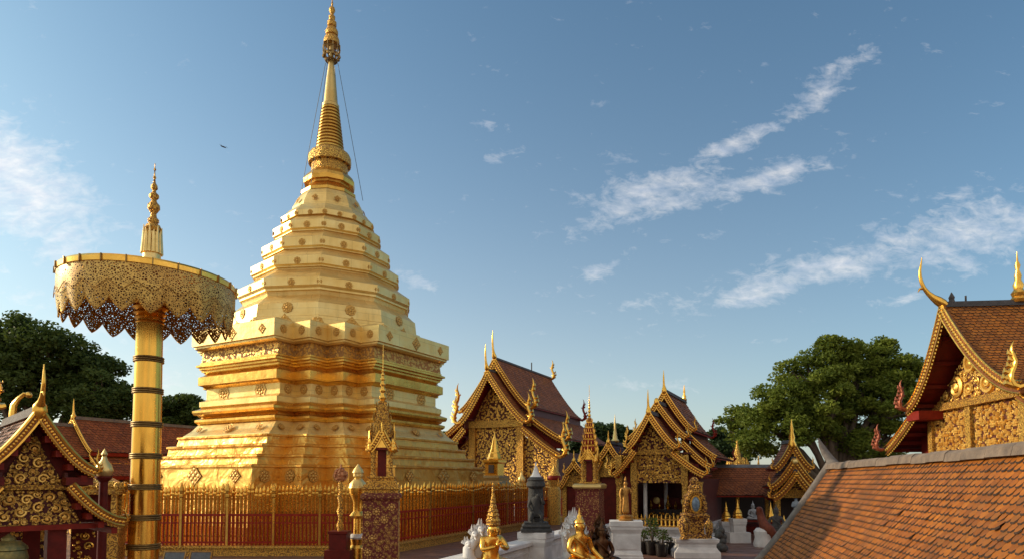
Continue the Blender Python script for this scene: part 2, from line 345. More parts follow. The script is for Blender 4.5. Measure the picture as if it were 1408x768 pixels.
# ------------------------------------------------------------------ shared builders
def slope(u0, z0, u1, z1, p=1.3, n=9):
    return [(u0 + (u1 - u0) * i / n, z1 + (z0 - z1) * (1 - i / n) ** p) for i in range(n + 1)]
def arc(pts):
    L = [0.0]
    for a, b in zip(pts, pts[1:]): L.append(L[-1] + math.hypot(b[0] - a[0], b[1] - a[1]))
    return L
def along(pts, L, s):
    s = min(max(s, 0.0), L[-1] - 1e-6)
    for i in range(len(pts) - 1):
        if s <= L[i + 1]:
            t = (s - L[i]) / max(L[i + 1] - L[i], 1e-9); a, b = pts[i], pts[i + 1]
            d = Vector((b[0] - a[0], b[1] - a[1])).normalized()
            return Vector((a[0] + (b[0] - a[0]) * t, a[1] + (b[1] - a[1]) * t)), d
def tile_sheet(mb, pts, y0, y1, tw=.2, th=.16, seed=0):
    """scale tiles laid row over row on a slope running from pts[0] (top) to pts[-1] (eave)"""
    rr = random.Random(seed); L = arc(pts); sg = 1 if pts[-1][0] > pts[0][0] else -1
    rows = int(L[-1] / th); nc = max(1, int(abs(y1 - y0) / tw)); tw = abs(y1 - y0) / nc
    vs = [(u, y, z) for u, z in pts for y in (y0, y1)]                # the bed under the tiles
    mb.add(vs, [(2 * i, 2 * i + 1, 2 * i + 3, 2 * i + 2) for i in range(len(pts) - 1)], [[(.5, .5)] * 4] * (len(pts) - 1))
    for i in range(len(mb.f)): mb.mi[i] = M_joint_shade
    for r in range(rows + 1):
        s0 = L[-1] - (r + 1) * th; s1 = s0 + th * 1.42
        if s1 > L[-1] + .03: s1 = L[-1] + .03
        pa, d = along(pts, L, max(s0, 0)); pb, d2 = along(pts, L, s1 - .001)
        nrm = Vector((-d.y, d.x)) * sg
        if nrm.y < 0: nrm = -nrm
        off = (r % 2) * tw * .5
        for c in range(-1, nc + 1):
            ya = y0 + c * tw + off + .006; yb = ya + tw - .012
            ya, yb = max(ya, y0), min(yb, y1)
            if yb - ya < .03: continue
            lift = .028 + rr.uniform(0, .014) + (.02 if rr.random() < .015 else 0); tl = rr.uniform(-.006, .006)
            A = pa + nrm * .006; B = pb + nrm * lift; C = pa + (pb - pa) * .72 + nrm * (lift * .8); ym = (ya + yb) / 2; yq = (yb - ya) * .26
            P = [(A.x, ya, A.y), (A.x, yb, A.y), (C.x, yb, C.y + tl), (B.x, ym + yq, B.y + tl), (B.x, ym - yq, B.y - tl), (C.x, ya, C.y - tl)]
            k = (rr.random(), rr.random()); lo = [(x, y, z - .026) for x, y, z in P[2:]]
            f = [(0, 1, 2, 3, 4, 5), (2, 6, 7, 3), (3, 7, 8, 4), (4, 8, 9, 5)]
            b_ = len(mb.f); mb.add(P + lo, f, [[k] * 6] + [[k] * 4] * 3)
            for i in (1, 2, 3): mb.mi[b_ + i] = M_joint_shade  # rim faces coloured dark in place of edge shadow
def slab(mb, pts, y0, y1, t, dz=0.0):
    L = arc(pts); up = []; dn = []
    for (u, z), s in zip(pts, L):
        _, d = along(pts, L, s); up.append((u, z - dz)); dn.append((u, z - dz - t / max(abs(d.x), .35)))
    mb.prism(up + dn[::-1], y0, y1)
def flame(mb, base, side, h, y, lean=.25, spikes=5, thick=.1, out=0.0):
    """upturned eave finial: a thick S-shaped naga body curling up to a point, short flame fins on its back, in the x-z plane"""
    K_ = [(-.10, -.04, .9), (.06, -.08, 1.15), (.20, -.03, 1.2), (.27, .10, 1.1), (.24, .24, 1.0), (.16, .38, .95), (.12, .52, .9), (.16, .66, .75), (.20, .78, .55), (.18, .90, .32), (.12, 1.0, .06)]
    pts = [(base[0] + side * (x * h * .8 + out * zz * h), y, base[1] + zz * h) for x, zz, r in K_]; rad = [thick * 1.3 * r for x, zz, r in K_]
    mb.tube(pts, rad, 7, .7)
    for i in range(spikes):
        k = 2 + int(i * 7 / spikes); p = Vector(pts[k]); r = rad[k]
        mb.tube([p, p + Vector((side * (r + h * .03), 0, h * .05)), p + Vector((side * (r + h * .035), 0, h * .15))], [r * 1.0, r * .75, .006], 5, .6)
        if i % 2: mb.tube([p, p + Vector((-side * (r + h * .015), 0, h * .03)), p + Vector((-side * (r + h * .01), 0, h * .09))], [r * .7, r * .4, .006], 5, .6)
def chofa(mb, base, y, h, lean=-.35, thick=.1):
    """the tall curved horn on a gable's peak; it leans out along -y, swells at the foot and recurves to a needle tip"""
    pts = []; rad = []
    K_ = [(-.12, -.10, .75), (.02, -.03, 1.25), (.16, .04, 1.2), (.32, .12, .85), (.47, .22, .62), (.58, .33, .52), (.65, .45, .50), (.69, .57, .44), (.69, .70, .36), (.66, .82, .27), (.63, .92, .16), (.62, 1.0, .05)]
    for o, zz, r in K_: pts.append((base[0], y + lean * h * o / .69, base[1] + zz * h)); rad.append(max(thick * r, .012))
    mb.tube(pts, rad, 9)
    p = Vector(pts[5]); mb.tube([p, p + Vector((0, lean * h * .20, -.02 * h)), p + Vector((0, lean * h * .28, -.09 * h))], [rad[5], rad[5] * .6, .01], 6)
def bargeboard(mb, pts, y, wd=.26, d=.09, bead=.075, fringe=True, drop=.0):
    """carved board along a slope: a plank, a row of raised beads, an upper rope and a hanging fringe"""
    L = arc(pts); n = max(8, int(L[-1] / .25)); top = []; bot = []
    for i in range(n + 1):
        p, dd = along(pts, L, L[-1] * i / n); nn = Vector((-dd.y, dd.x))
        if nn.y < 0: nn = -nn
        top.append(p + nn * .07); bot.append(p - nn * (wd - .07))
    b_ = len(mb.f); mb.prism([tuple(p) for p in top] + [tuple(p) for p in bot[::-1]], y - d / 2, y + d / 2)
    for i in range(b_, len(mb.f)): mb.mi[i] = M_plank
    mb.tube([(p.x, y - d / 2, p.y) for p in top], .035, 5); mb.tube([(p.x, y - d / 2, p.y) for p in bot], .028, 5)
    m = int(L[-1] / (bead * 1.9))
    for i in range(m):
        t = (i + .5) / m * n; k = int(t); f = t - k
        c = (top[k].lerp(top[min(k + 1, n)], f) + bot[k].lerp(bot[min(k + 1, n)], f)) / 2
        mb.blob((c.x, y - d / 2 - bead * .15, c.y), (bead, bead * .6, bead), 6, 4)
        if fringe:
            b = bot[k].lerp(bot[min(k + 1, n)], f); mb.blob((b.x, y, b.y - bead * .55), (bead * .55, bead * .5, bead * .8), 5, 3)
def roof_tier(root, y0, y1, top, eaves, p=1.3, tm=None, seed=1, tw=.2, th=.17, wd=.26, bead=.075, chofa_h=0, flame_h=0, lean=-.3,
              ridge=True, back=False, soffit=True, apex=True, gm=None, rm=None, fm=None, ridge_m=None, rows=None, endflame=0, thick=.09, gable=False):
    """one tier of a gabled roof. top: (u, z) of the peak, or a pair of inner edges; eaves: list of (u, z) outer edges"""
    gm = gm or M_orn; rm = rm or M_redb; fm = fm or M_gold; tm = tm or M_tile_b
    for i, ev in enumerate(eaves):
        t = top if apex else top[i]
        pts = slope(t[0], t[1], ev[0], ev[1], p); sg = 1 if ev[0] > t[0] else -1
        mb = MB(); tile_sheet(mb, pts, y0, y1, tw, th, seed + i); roof = mb.build('roof_slope', tm, root)
        if soffit:
            mb = MB(); slab(mb, pts, y0 + .02, y1 - .02, .05, .035)
            for k in range(1, 5):                                      # purlins under the overhang
                c, dd = along(pts, arc(pts), arc(pts)[-1] * k / 4.6)
                mb.box((c.x, y0 + min(1.2, (y1 - y0) / 2), c.y - .22), (.11, min(2.3, (y1 - y0) - .1), .13))
            mb.build('soffit', rm, roof)
        if gable:                                                      # boarding that fills the step between two tiers
            mb = MB(); lo = ev[1] - wd * (.1 if apex else 1.9); q = [(u, z - .06) for u, z in pts] + [(ev[0] - sg * wd * .5, lo), (t[0], lo)]
            mb.prism(q if sg > 0 else q[::-1], y0 + .22, y0 + .27); mb.build('step_boarding', M_red, root)
        if not apex:                                                   # upright band closing the step up to the tier above
            mb = MB(); mb.box((t[0] - sg * .04, (y0 + y1) / 2 + .06, t[1] + wd * .75), (.06, y1 - y0 - .16, wd * 1.9)); mb.build('clerestory_band', M_mauve, root)
        mb = MB(); bargeboard(mb, pts, y0 - .03, wd, .1, bead); bb = mb.build('bargeboard', M_gold, root, 40)
        if flame_h:
            mb = MB(); flame(mb, (ev[0] - sg * .04, ev[1] + .02), sg, flame_h, y0 - .04, thick=flame_h * .062); mb.build('eave_finial', fm, root, 50)
        if back and endflame:
            mb = MB(); flame(mb, (ev[0] - sg * .04, ev[1] + .02), sg, endflame, y1, thick=endflame * .062); mb.build('eave_finial', M_redb, root, 50)
    if apex and ridge:
        mb = MB(); mb.prism([(top[0] - .13, top[1] - .06), (top[0] + .13, top[1] - .06), (top[0] + .09, top[1] + .13), (top[0] - .09, top[1] + .13)], y0 + .03, y1)
        mb.build('ridge_cap', ridge_m or M_ridged, root)
    if chofa_h:
        mb = MB(); chofa(mb, (top[0], top[1] + .12), y0, chofa_h, lean, thick); mb.blob((top[0], y0 - .06, top[1] + .05), (.13, .1, .2), 8, 6)
        mb.build('apex_horn', fm, root, 50)
def inside(poly, x, z):
    c = False; n = len(poly)
    for i in range(n):
        (x1, z1), (x2, z2) = poly[i], poly[(i + 1) % n]
        if (z1 > z) != (z2 > z) and x < (x2 - x1) * (z - z1) / (z2 - z1) + x1: c = not c
    return c
def edge_dist(poly, x, z):
    best = 9
    for i in range(len(poly)):
        a, b = Vector(poly[i]), Vector(poly[(i + 1) % len(poly)]); p = Vector((x, z)); ab = b - a
        t = max(0, min(1, (p - a).dot(ab) / max(ab.length_squared, 1e-9))); best = min(best, (p - a - ab * t).length)
    return best
def scrolls(mb, poly, y, rmax, rmin, seed, tries=900, leaf=True):
    """relief of curling tendrils packed into a panel outline (x, z); each curl a spiral with a bud and leaves"""
    rr = random.Random(seed); xs = [p[0] for p in poly]; zs = [p[1] for p in poly]; done = []
    for k in range(tries):
        x, z = rr.uniform(min(xs), max(xs)), rr.uniform(min(zs), max(zs))
        if not inside(poly, x, z): continue
        want = max(rmin, rmax * (.9 - 1.2 * k / tries))
        r = min([edge_dist(poly, x, z) * .98, rmax] + [math.hypot(x - a, z - b) - c for a, b, c in done])
        if r < want: continue
        done.append((x, z, r)); th = max(.19 * r, .016); a0 = rr.uniform(0, 6.28); sg = rr.choice((-1, 1)); pts = []; rad = []
        for i in range(19):
            t = i / 18; a = a0 + sg * t * 9.0; q = (r - th) * (1 - t * .86)
            pts.append((x + q * math.cos(a), y - .02 - .03 * t, z + q * math.sin(a))); rad.append(th * (1 - .35 * t))
        mb.tube(pts, rad, 5); mb.blob((x, y - .04, z), (th * 1.5, th * 1.1, th * 1.5), 6, 4)
        if leaf and r > rmin * 1.6:
            for j in range(7):
                a = a0 + j * .9; q = r * .62; c = (x + q * math.cos(a), y - .02, z + q * math.sin(a))
                mb.blob(c, (th * .75, th * .8, th * .75), 5, 3)
def ringpts(r, z, n=12, ph=0): return [(r * math.cos(ph + 2 * math.pi * k / n), r * math.sin(ph + 2 * math.pi * k / n), z) for k in range(n)]
def bead_spire(h, r, k=7):
    """profile of a tapering spire of stacked beads"""
    pr = [(r, 0)]; z = 0.0; step = h * .62 / sum(.86 ** i for i in range(k))
    for i in range(k):
        d = step * .86 ** i; q = r * (1 - .80 * (i + 1) / k)
        pr += [(q * .62, z + d * .12), (q, z + d * .35), (q * 1.02, z + d * .6), (q * .55, z + d * .95)]; z += d
    return pr + [(r * .13, z + h * .06), (r * .09, z + h * .16), (r * .17, z + h * .19), (r * .07, z + h * .24), (r * .03, h)]
def prasat(root, w, base_z, col_h, arch_h, tiers, spire_h, m=None, m2=None, red=None, redtier=False):
    """small spired pavilion: moulded floor, four columns, four flame arches, stepped crown tiers with antefixes, bead spire"""
    m = m or M_orn; m2 = m2 or M_gold; red = red or M_red
    h = w / 2; mb = MB(); z = base_z
    mb.sq([(h * 1.5, z), (h * 1.5, z + .05), (h * 1.3, z + .08), (h * 1.3, z + .12), (h * 1.42, z + .15), (h * 1.42, z + .19)]); mb.build('floor_moulding', m, root)
    z += .19
    for sx in (-1, 1):
        for sy in (-1, 1):
            mb = MB(); a = h * .155; mb.sq([(a * 1.7, z), (a * 1.5, z + .07), (a, z + .14), (a, z + col_h - .16), (a * 1.5, z + col_h - .08), (a * 1.7, z + col_h)], (sx * h * .88, sy * h * .88, 0))
            for q in (.3, .5, .7): mb.sq([(a, 0), (a * 1.3, .02), (a * 1.3, .05), (a, .07)], (sx * h * .88, sy * h * .88, z + col_h * q))
            mb.build('column', m, root)
    mb = MB(); mb.sq([(h * .42, z), (h * .42, z + col_h * .98)]); mb.build('inner_core', red, root)
    z += col_h
    mb = MB(); mb.sq([(h * 1.12, z), (h * 1.12, z + .07), (h * .95, z + .1), (h * .8, z + arch_h), (h * .5, z + arch_h)]); mb.build('entablature', red, root)
    for k in range(4):
        mb = MB(); W = h * 1.15
        for sg in (-1, 1):
            pts = slope(0, z + arch_h * 1.15, sg * W, z - .02, 1.25, 6); bargeboard(mb, pts, -h * 1.13, arch_h * .3, .06, arch_h * .09, False)
            flame(mb, (sg * W * .96, z), sg, arch_h * .75, -h * 1.13, spikes=3, thick=arch_h * .09)
            for j in range(1, 6):
                p = pts[j]; mb.tube([(p[0], -h * 1.13, p[1]), (p[0] + sg * .05 * h, -h * 1.13, p[1] + arch_h * .28)], [arch_h * .07, .006], 4)
        mb.tube([(0, -h * 1.13, z + arch_h), (0, -h * 1.16, z + arch_h * 1.75)], [arch_h * .11, .008], 5)
        mb.prism([(-W * .75, z), (W * .75, z), (0, z + arch_h * .85)], -h * 1.1, -h * 1.02)
        mb.xf(Matrix.Rotation(k * math.pi / 2, 4, 'Z')); mb.build('flame_arch', m2, root, 45)
    z += arch_h * .8; a = h * .95
    for k, (th, sc) in enumerate(tiers):
        mb = MB(); b = a * sc
        mb.sq([(a, z), (a * 1.02, z + th * .18), (a * .86, z + th * .3), (b * 1.05, z + th * .8), (b * 1.05, z + th)])
        if redtier:
            for i in range(1, 5): mb.mi[len(mb.f) - 2 - i] = M_redb; mb.mi[8 + i - 5 + 4] = M_redb
        for j in range(4):
            for t in (-1, -.5, 0, .5, 1):
                x, y = a * t, -a; c, s = math.cos(j * math.pi / 2), math.sin(j * math.pi / 2); hh = th * (.95 if abs(t) == 1 else .7 if t else .9)
                q = (x * c - y * s, x * s + y * c)
                mb.tube([(q[0] * .98, q[1] * .98, z + th * .15), (q[0] * 1.12, q[1] * 1.12, z + th * .15 + hh * .45), (q[0] * 1.05, q[1] * 1.05, z + th * .15 + hh)], [a * .12, a * .10, .006], 5)
        mb.build('crown_tier', M_gold if redtier else m, root, 40); z += th; a = b
    mb = MB(); mb.lathe([(a * 1.05, 0), (a * 1.15, .03)] + [(max(q, .008), zz + .05) for q, zz in bead_spire(spire_h, a, 7)], 10, (0, 0, z))
    mb.build('spire', m2, root, 40)
    return z + spire_h
def chedi(root, w, prof, m=None, n=8):
    mb = MB(); mb.lathe([(r * w, z) for r, z in prof], n, ph=math.pi / n); return mb.build('body', m or M_gold, root, 35)
def moulded_plinth(mb, w, h, z0=0.0, c=(0, 0), asp=1.0):
    a = w / 2
    mb.sq([(a, z0), (a, z0 + .10 * h), (a * .97, z0 + .12 * h), (a * .97, z0 + .17 * h), (a * .90, z0 + .24 * h), (a * .86, z0 + .27 * h), (a * .86, z0 + .70 * h),
           (a * .90, z0 + .74 * h), (a * .96, z0 + .80 * h), (a * .96, z0 + .86 * h), (a, z0 + .88 * h), (a, z0 + h)], (c[0], c[1], 0), asp)

# figures: one skinned surface per body
def figure(name, joints, edges, mat, parent=None, root='pelvis', level=1, extra=None):
    keys = list(joints); me = bpy.data.meshes.new(name + '_cage')
    me.from_pydata([joints[k][0] for k in keys], [(keys.index(a), keys.index(b)) for a, b in edges], [])
    ob = bpy.data.objects.new(name, me); COL.objects.link(ob)
    ob.modifiers.new('skin', 'SKIN'); sb = ob.modifiers.new('sub', 'SUBSURF'); sb.levels = level; sb.render_levels = level
    if not me.skin_vertices: me.skin_vertices.new() if hasattr(me.skin_vertices, 'new') else None
    for i, k in enumerate(keys):
        r = joints[k][1]; sv = me.skin_vertices[0].data[i]; sv.radius = (r, r) if isinstance(r, (int, float)) else r; sv.use_root = (k == root)
    dg = bpy.context.evaluated_depsgraph_get(); dg.update()
    new = bpy.data.meshes.new_from_object(ob.evaluated_get(dg)); bpy.data.objects.remove(ob)
    mb = MB(); mb.add([tuple(v.co) for v in new.vertices], [tuple(p.vertices) for p in new.polygons])
    if extra: extra(mb)
    return mb.build(name, mat, parent, 60)
def hand(mb, p, d, up, L=.11):
    """a small palm with four bent fingers and a thumb"""
    p, d, up = Vector(p), Vector(d).normalized(), Vector(up).normalized(); sd = d.cross(up).normalized(); up = sd.cross(d)
    mb.blob(p + d * L * .3, (L * .30, L * .34, L * .16), 7, 4, Matrix((d, sd, up)).transposed())
    for i, k in enumerate((.82, 1, .95, .75)):
        o = p + d * L * .5 + sd * L * (.24 - .16 * i)
        mb.tube([o, o + d * L * .28 * k, o + d * L * .48 * k - up * L * .1, o + d * L * .58 * k - up * L * .22], [L * .085, L * .08, L * .07, L * .045], 5)
    o = p + d * L * .15 + sd * L * .28; mb.tube([o, o + (d * .5 + sd * .7) * L * .28, o + (d * 1.0 + sd * .7) * L * .36], [L * .10, L * .085, L * .05], 5)
def face(mb, c, r, f=(0, -1, 0)):
    """brow, eyelids, nose, lips and long ears on a head at c facing f"""
    c, f = Vector(c), Vector(f).normalized(); s = Vector((-f.y, f.x, 0)) if abs(f.z) < .99 else Vector((1, 0, 0)); s.normalize(); u = s.cross(f) * -1
    u = Vector((0, 0, 1))
    mb.tube([c + f * r * .93 + u * r * .22, c + f * r * 1.2 - u * r * .12, c + f * r * 1.0 - u * r * .22], [r * .09, r * .16, r * .12], 6)
    for k in (-1, 1):
        mb.blob(c + f * r * .86 + s * k * r * .36 + u * r * .12, (r * .16, r * .12, r * .08), 6, 4)
        mb.tube([c + f * r * .88 + s * k * r * .12 + u * r * .28, c + f * r * .86 + s * k * r * .4 + u * r * .34, c + f * r * .7 + s * k * r * .62 + u * r * .24], [r * .05, r * .055, r * .03], 5)
        mb.tube([c + s * k * r * .92 + u * r * .25, c + s * k * r * 1.05, c + s * k * r * .95 - u * r * .75], [r * .09, r * .13, r * .09], 6)
    mb.tube([c + f * r * .82 + s * r * .26 - u * r * .48, c + f * r * .95 - u * r * .46, c + f * r * .82 - s * r * .26 - u * r * .48], [r * .04, r * .085, r * .04], 6)
def buddha(name, parent, mat, s=1.0, lift_right=False, crown='bun'):
    """cross-legged seated figure, about 1.0 high at s = 1, facing -y"""
    J = {'pelvis': ((0, 0, .14), (.17, .13)), 'waist': ((0, 0, .28), (.125, .10)), 'chest': ((0, -.01, .44), (.165, .115)), 'neck': ((0, -.01, .60), .062), 'chin': ((0, -.015, .66), .085),
         'head': ((0, -.01, .74), .105), 'crown': ((0, 0, .815), .08)}
    E = [('pelvis', 'waist'), ('waist', 'chest'), ('chest', 'neck'), ('neck', 'chin'), ('chin', 'head'), ('head', 'crown')]
    for n, k in (('l', -1), ('r', 1)):
        kn = (k * .38, -.16, .10)
        hd = (k * .07, -.24, .17) if not (lift_right and k == 1) else (k * .34, -.26, .12)
        J.update({n + 'sh': ((k * .19, 0, .53), .07), n + 'el': ((k * .27, -.03, .30), .055), n + 'wr': (hd, .036),
                  n + 'hip': ((k * .15, -.03, .11), .12), n + 'kn': (kn, .088), n + 'an': ((k * -.05, -.27, .075), .052), n + 'ft': ((k * -.17, -.24, .08), .04)})
        E += [('chest', n + 'sh'), (n + 'sh', n + 'el'), (n + 'el', n + 'wr'), ('pelvis', n + 'hip'), (n + 'hip', n + 'kn'), (n + 'kn', n + 'an'), (n + 'an', n + 'ft')]
    J = {k: (tuple(c * s for c in p), (tuple(x * s for x in r) if isinstance(r, tuple) else r * s)) for k, (p, r) in J.items()}
    def extra(mb):
        face(mb, (0, -.015 * s, .73 * s), .10 * s)
        for k in (-1, 1):
            q = J[('l' if k < 0 else 'r') + 'wr'][0]
            hand(mb, q, (-k * 1, -.2, -.1) if not (lift_right and k == 1) else (0, -.6, -1), (0, -.3, 1) if not (lift_right and k == 1) else (0, -1, .4), .11 * s)
        if crown == 'bun': mb.lathe([(.10 * s, 0), (.085 * s, .05 * s), (.055 * s, .07 * s), (.05 * s, .11 * s), (.018 * s, .15 * s), (.022 * s, .18 * s), (.004 * s, .27 * s)], 10, (0, 0, .80 * s))
        mb.tube([(-.17 * s, -.06 * s, .55 * s), (-.05 * s, -.125 * s, .44 * s), (.10 * s, -.115 * s, .30 * s), (.14 * s, -.06 * s, .22 * s)], .022 * s, 6)   # robe edge
    return figure(name, J, E, mat, parent, extra=extra)

# trees
def leaves_mesh(name, pts, size, mat, parent, seed, bright):
    rg = np.random.default_rng(seed); n = len(pts)
    a = rg.normal(size=(n, 3)); a[:, 2] *= .55; a /= np.linalg.norm(a, axis=1)[:, None]
    b = rg.normal(size=(n, 3)); b -= a * (a * b).sum(1)[:, None]; b /= np.linalg.norm(b, axis=1)[:, None]
    sz = size * rg.uniform(.6, 1.35, n)[:, None]
    q = np.stack([pts - a * sz, pts - b * sz * .5, pts + a * sz, pts + b * sz * .5], 1).reshape(-1, 3)
    me = bpy.data.meshes.new(name); me.vertices.add(4 * n); me.vertices.foreach_set('co', q.astype(np.float32).ravel())
    me.loops.add(4 * n); me.loops.foreach_set('vertex_index', np.arange(4 * n, dtype=np.int32))
    me.polygons.add(n); me.polygons.foreach_set('loop_start', np.arange(0, 4 * n, 4, dtype=np.int32))
    ul = me.uv_layers.new(name='UVMap'); uv = np.stack([rg.random(n), bright], 1).repeat(4, 0); ul.data.foreach_set('uv', uv.astype(np.float32).ravel())
    me.materials.append(mat); me.update(calc_edges=True); me.validate()
    o = bpy.data.objects.new(name, me); COL.objects.link(o); o.parent = parent; return o
def tree(label, base, lobes, n_leaf, leaf, mat, trunk_r, seed, group=None, fork=.35, clump=.9, name='broadleaf_tree', clumps=26):
    """lobes: list of (centre, radii) in local metres; leaves gather into clumps on and inside each lobe"""
    rr = random.Random(seed); rg = np.random.default_rng(seed)
    t = thing(name, label, 'tree', base, 0, group); cl = []; mb = MB()
    top = min(c[2] for c, r in lobes); fz = max(top * fork, .8)
    mb.tube([(0, 0, -.1), (rr.uniform(-.1, .1), rr.uniform(-.1, .1), fz * .5), (rr.uniform(-.2, .2), 0, fz)], [trunk_r * 1.35, trunk_r, trunk_r * .8], 9)
    for (c, r) in lobes:
        c = Vector(c); mid = Vector((c.x * .45, c.y * .45, fz + (c.z - fz) * .55)); mb.tube([(0, 0, fz * .9), tuple(mid), tuple(c)], [trunk_r * .6, trunk_r * .38, trunk_r * .16], 6)
        k = max(4, int(clumps * r[0] / 2))
        for i in range(k):
            d = Vector((rr.gauss(0, 1), rr.gauss(0, 1), rr.gauss(0, 1))).normalized(); f = rr.uniform(.5, 1.10)
            q = Vector((c.x + d.x * r[0] * f, c.y + d.y * r[1] * f, c.z + d.z * r[2] * f)); cl.append((q, rr.uniform(.65, 1.25) * clump, rr.random()))
            if i % 2 == 0: mb.tube([tuple(mid.lerp(c, rr.uniform(.3, .9))), tuple(c.lerp(q, .5) + Vector((0, 0, -.2))), tuple(q)], [trunk_r * .2, trunk_r * .12, trunk_r * .04], 5)
    mb.build('trunk', M_bark, t, 60)
    W = np.array([c[1] ** 2 for c in cl]); W = W / W.sum(); P = []; B = []
    for (q, s, br), wt in zip(cl, W):
        m = max(3, int(n_leaf * wt)); p = rg.normal(size=(m, 3)); p /= np.linalg.norm(p, axis=1)[:, None]; p *= (rg.random(m) ** .45)[:, None]
        p *= np.array([s, s, s * .62]); P.append(p + np.array(q)); B.append(np.clip(br + rg.normal(0, .12, m), 0, 1))
    leaves_mesh('crown', np.concatenate(P), leaf, mat, t, seed, np.concatenate(B))
    return t
# ------------------------------------------------------------------ ground
def paver_mat():
    m, g, b = new_mat('brick_paving'); co = objco(g)
    br = g.n('ShaderNodeTexBrick'); br.inputs['Scale'].default_value = 1; br.inputs['Brick Width'].default_value = .4; br.inputs['Row Height'].default_value = .4; br.inputs['Mortar Size'].default_value = .012
    br.inputs['Color1'].default_value = (.20, .085, .05, 1); br.inputs['Color2'].default_value = (.15, .065, .042, 1); br.inputs['Mortar'].default_value = (.06, .035, .025, 1)
    g.l(co, br.inputs['Vector'])
    g.l(g.mix(g.math('MULTIPLY', noise(g, co, .5, 6), .6), br.outputs['Color'], (.10, .055, .04)), b.inputs['Base Color'])
    g.l(g.ramp(noise(g, co, 1.5, 5), [(.3, .35), (.7, .75)]), b.inputs['Roughness']); bump(g, b, br.outputs['Fac'], -.4, .01); return m
mb = MB(); mb.add([(-700, -60, 0), (700, -60, 0), (700, 1400, 0), (-700, 1400, 0)], [(0, 1, 2, 3)]); struct(mb.build('ground', paver_mat()))

# ------------------------------------------------------------------ golden stupa
ZS = 38.0; SA = R(-29); SP = at(447, 660, ZS)                        # axis of the stupa
stupa = thing('golden_stupa', 'towering gold plated stupa with stepped square base and ringed spire', 'stupa', (SP.x, ZS, 0), SA)
K = ZS / F
bq = .47; d3 = (1 - bq) / 3
q0 = [(bq, 1), (bq, 1 - d3), (bq + d3, 1 - d3), (bq + d3, 1 - 2 * d3), (bq + 2 * d3, 1 - 2 * d3), (bq + 2 * d3, bq), (1, bq)]
PLAN = []
for k in range(4):
    c, s = round(math.cos(-k * math.pi / 2)), round(math.sin(-k * math.pi / 2))
    PLAN += [(x * c - y * s, x * s + y * c) for x, y in q0]
PLAN = PLAN[::-1]
EXT = .866 + .47 * .5                                                # silhouette half width of the plan per unit half side
def zst(py, ex, near=.80): return at(470, py, ZS - ex * K / EXT * near * 1.05).z
def redent(name, prof, mat, cap=True, smooth=0):
    """prof: (silhouette half width px, photograph row of the near edge)"""
    mb = MB(); rings = []
    for ex, py in prof:
        a = ex * K / EXT; z = py if isinstance(py, float) and py < 100 else zst(py, ex)
        rings.append([(x * a, y * a, z) for x, y in PLAN])
    mb.loft(rings, cap, True); return mb.build(name, mat, stupa, smooth)
def half(ex): return ex * K / EXT
t1 = redent('terrace', [(222, 0.0), (222, 669), (218.5, 668), (216.5, 643), (219, 642), (219, 639.5), (216, 638.5)], M_terr)
t2 = redent('terrace', [(206.5, 641), (204.5, 629.5), (207, 628.5), (207, 626), (204, 625)], M_terr); t3 = redent('terrace', [(194.5, 628), (192.5, 615.5), (195, 614.5), (195, 612), (192, 611)], M_terr); t4 = redent('terrace', [(184.5, 614), (182, 602), (184, 601), (184, 598.5)], M_terr)
plate = redent('sloping_skirt', [(180, 601), (177, 597), (168, 590), (161, 582), (158, 580)], M_stupa)
m1 = redent('lower_mouldings', [(156, 582), (162, 580), (165, 577), (165, 574), (158, 572), (156, 569), (166, 567), (168, 564), (168, 561), (160, 558.5), (157, 556)], M_mould)
wl_ = redent('wall_panel', [(158, 557), (160, 555.5), (160, 548.5), (154, 547), (152, 545), (152, 530)], M_stupa)
m2 = redent('upper_mouldings', [(152, 531), (157, 527), (162, 525), (162, 513.5), (156, 511.5), (153, 509), (157, 507), (157, 504.5), (161, 503), (161, 500.5), (165, 499), (165, 496.5), (160, 495), (160, 493)], M_mould)
fr = redent('frieze', [(159, 494), (157, 474)], M_frieze)
cor = redent('cornice', [(156, 477), (163, 476), (167, 473), (167, 470.5), (170, 469.5), (170, 447.5), (166, 446.5), (160, 446)], M_stupa)
NG = 10; PH = R(-90 - 7.0) - SA                                      # ten-sided upper body
def deca(name, prof, mat, smooth=0, n=NG):
    mb = MB(); rings = []
    for ex, py in prof:
        r = ex * K; z = at(452, py, ZS - ex * K * .97).z
        rings.append([(r * math.cos(PH + (k + .5) * 2 * math.pi / n), r * math.sin(PH + (k + .5) * 2 * math.pi / n), z) for k in range(n)])
    mb.loft(rings, True, True); return mb.build(name, mat, stupa, smooth)
drum = deca('drum', [(133, 453), (132, 433), (127, 432), (125, 414.5), (122, 413), (110, 404)], M_stupa)
TIERS = [(117, 398.5, 390.5, 380, 372), (101, 367, 361.5, 350, 344), (88, 342, 336.5, 324.5, 318.5), (74, 317.5, 311.8, 301, 296), (64, 296, 293.5, 286, 282)]
tiers = []
for i, (rad, y0, y1, y2, y3) in enumerate(TIERS):
    nx = TIERS[i + 1][0] - 6 if i < 4 else 54
    tiers.append(deca('tier', [(rad - 8, y0 + 9 - i), (rad - 6, y0), (rad - 3, y0 - 1.5), (rad - 3, (y0 + y1) / 2), (rad - 1, y1 + .4), (rad, y1), (rad, y2), (rad - 2, y2 - .8), (nx + 3, y3), (nx, y3 - 3)], M_stupa))
bell = deca('bell', [(54, 290), (52, 284), (49, 274), (43, 264), (36, 257.5), (33, 256)], M_stupa)
lot = deca('lotus_collar', [(38, 258), (38, 254), (32, 252), (28, 248), (29, 245), (35, 243), (36, 237), (33, 233), (26, 229), (25, 227)], M_mould)
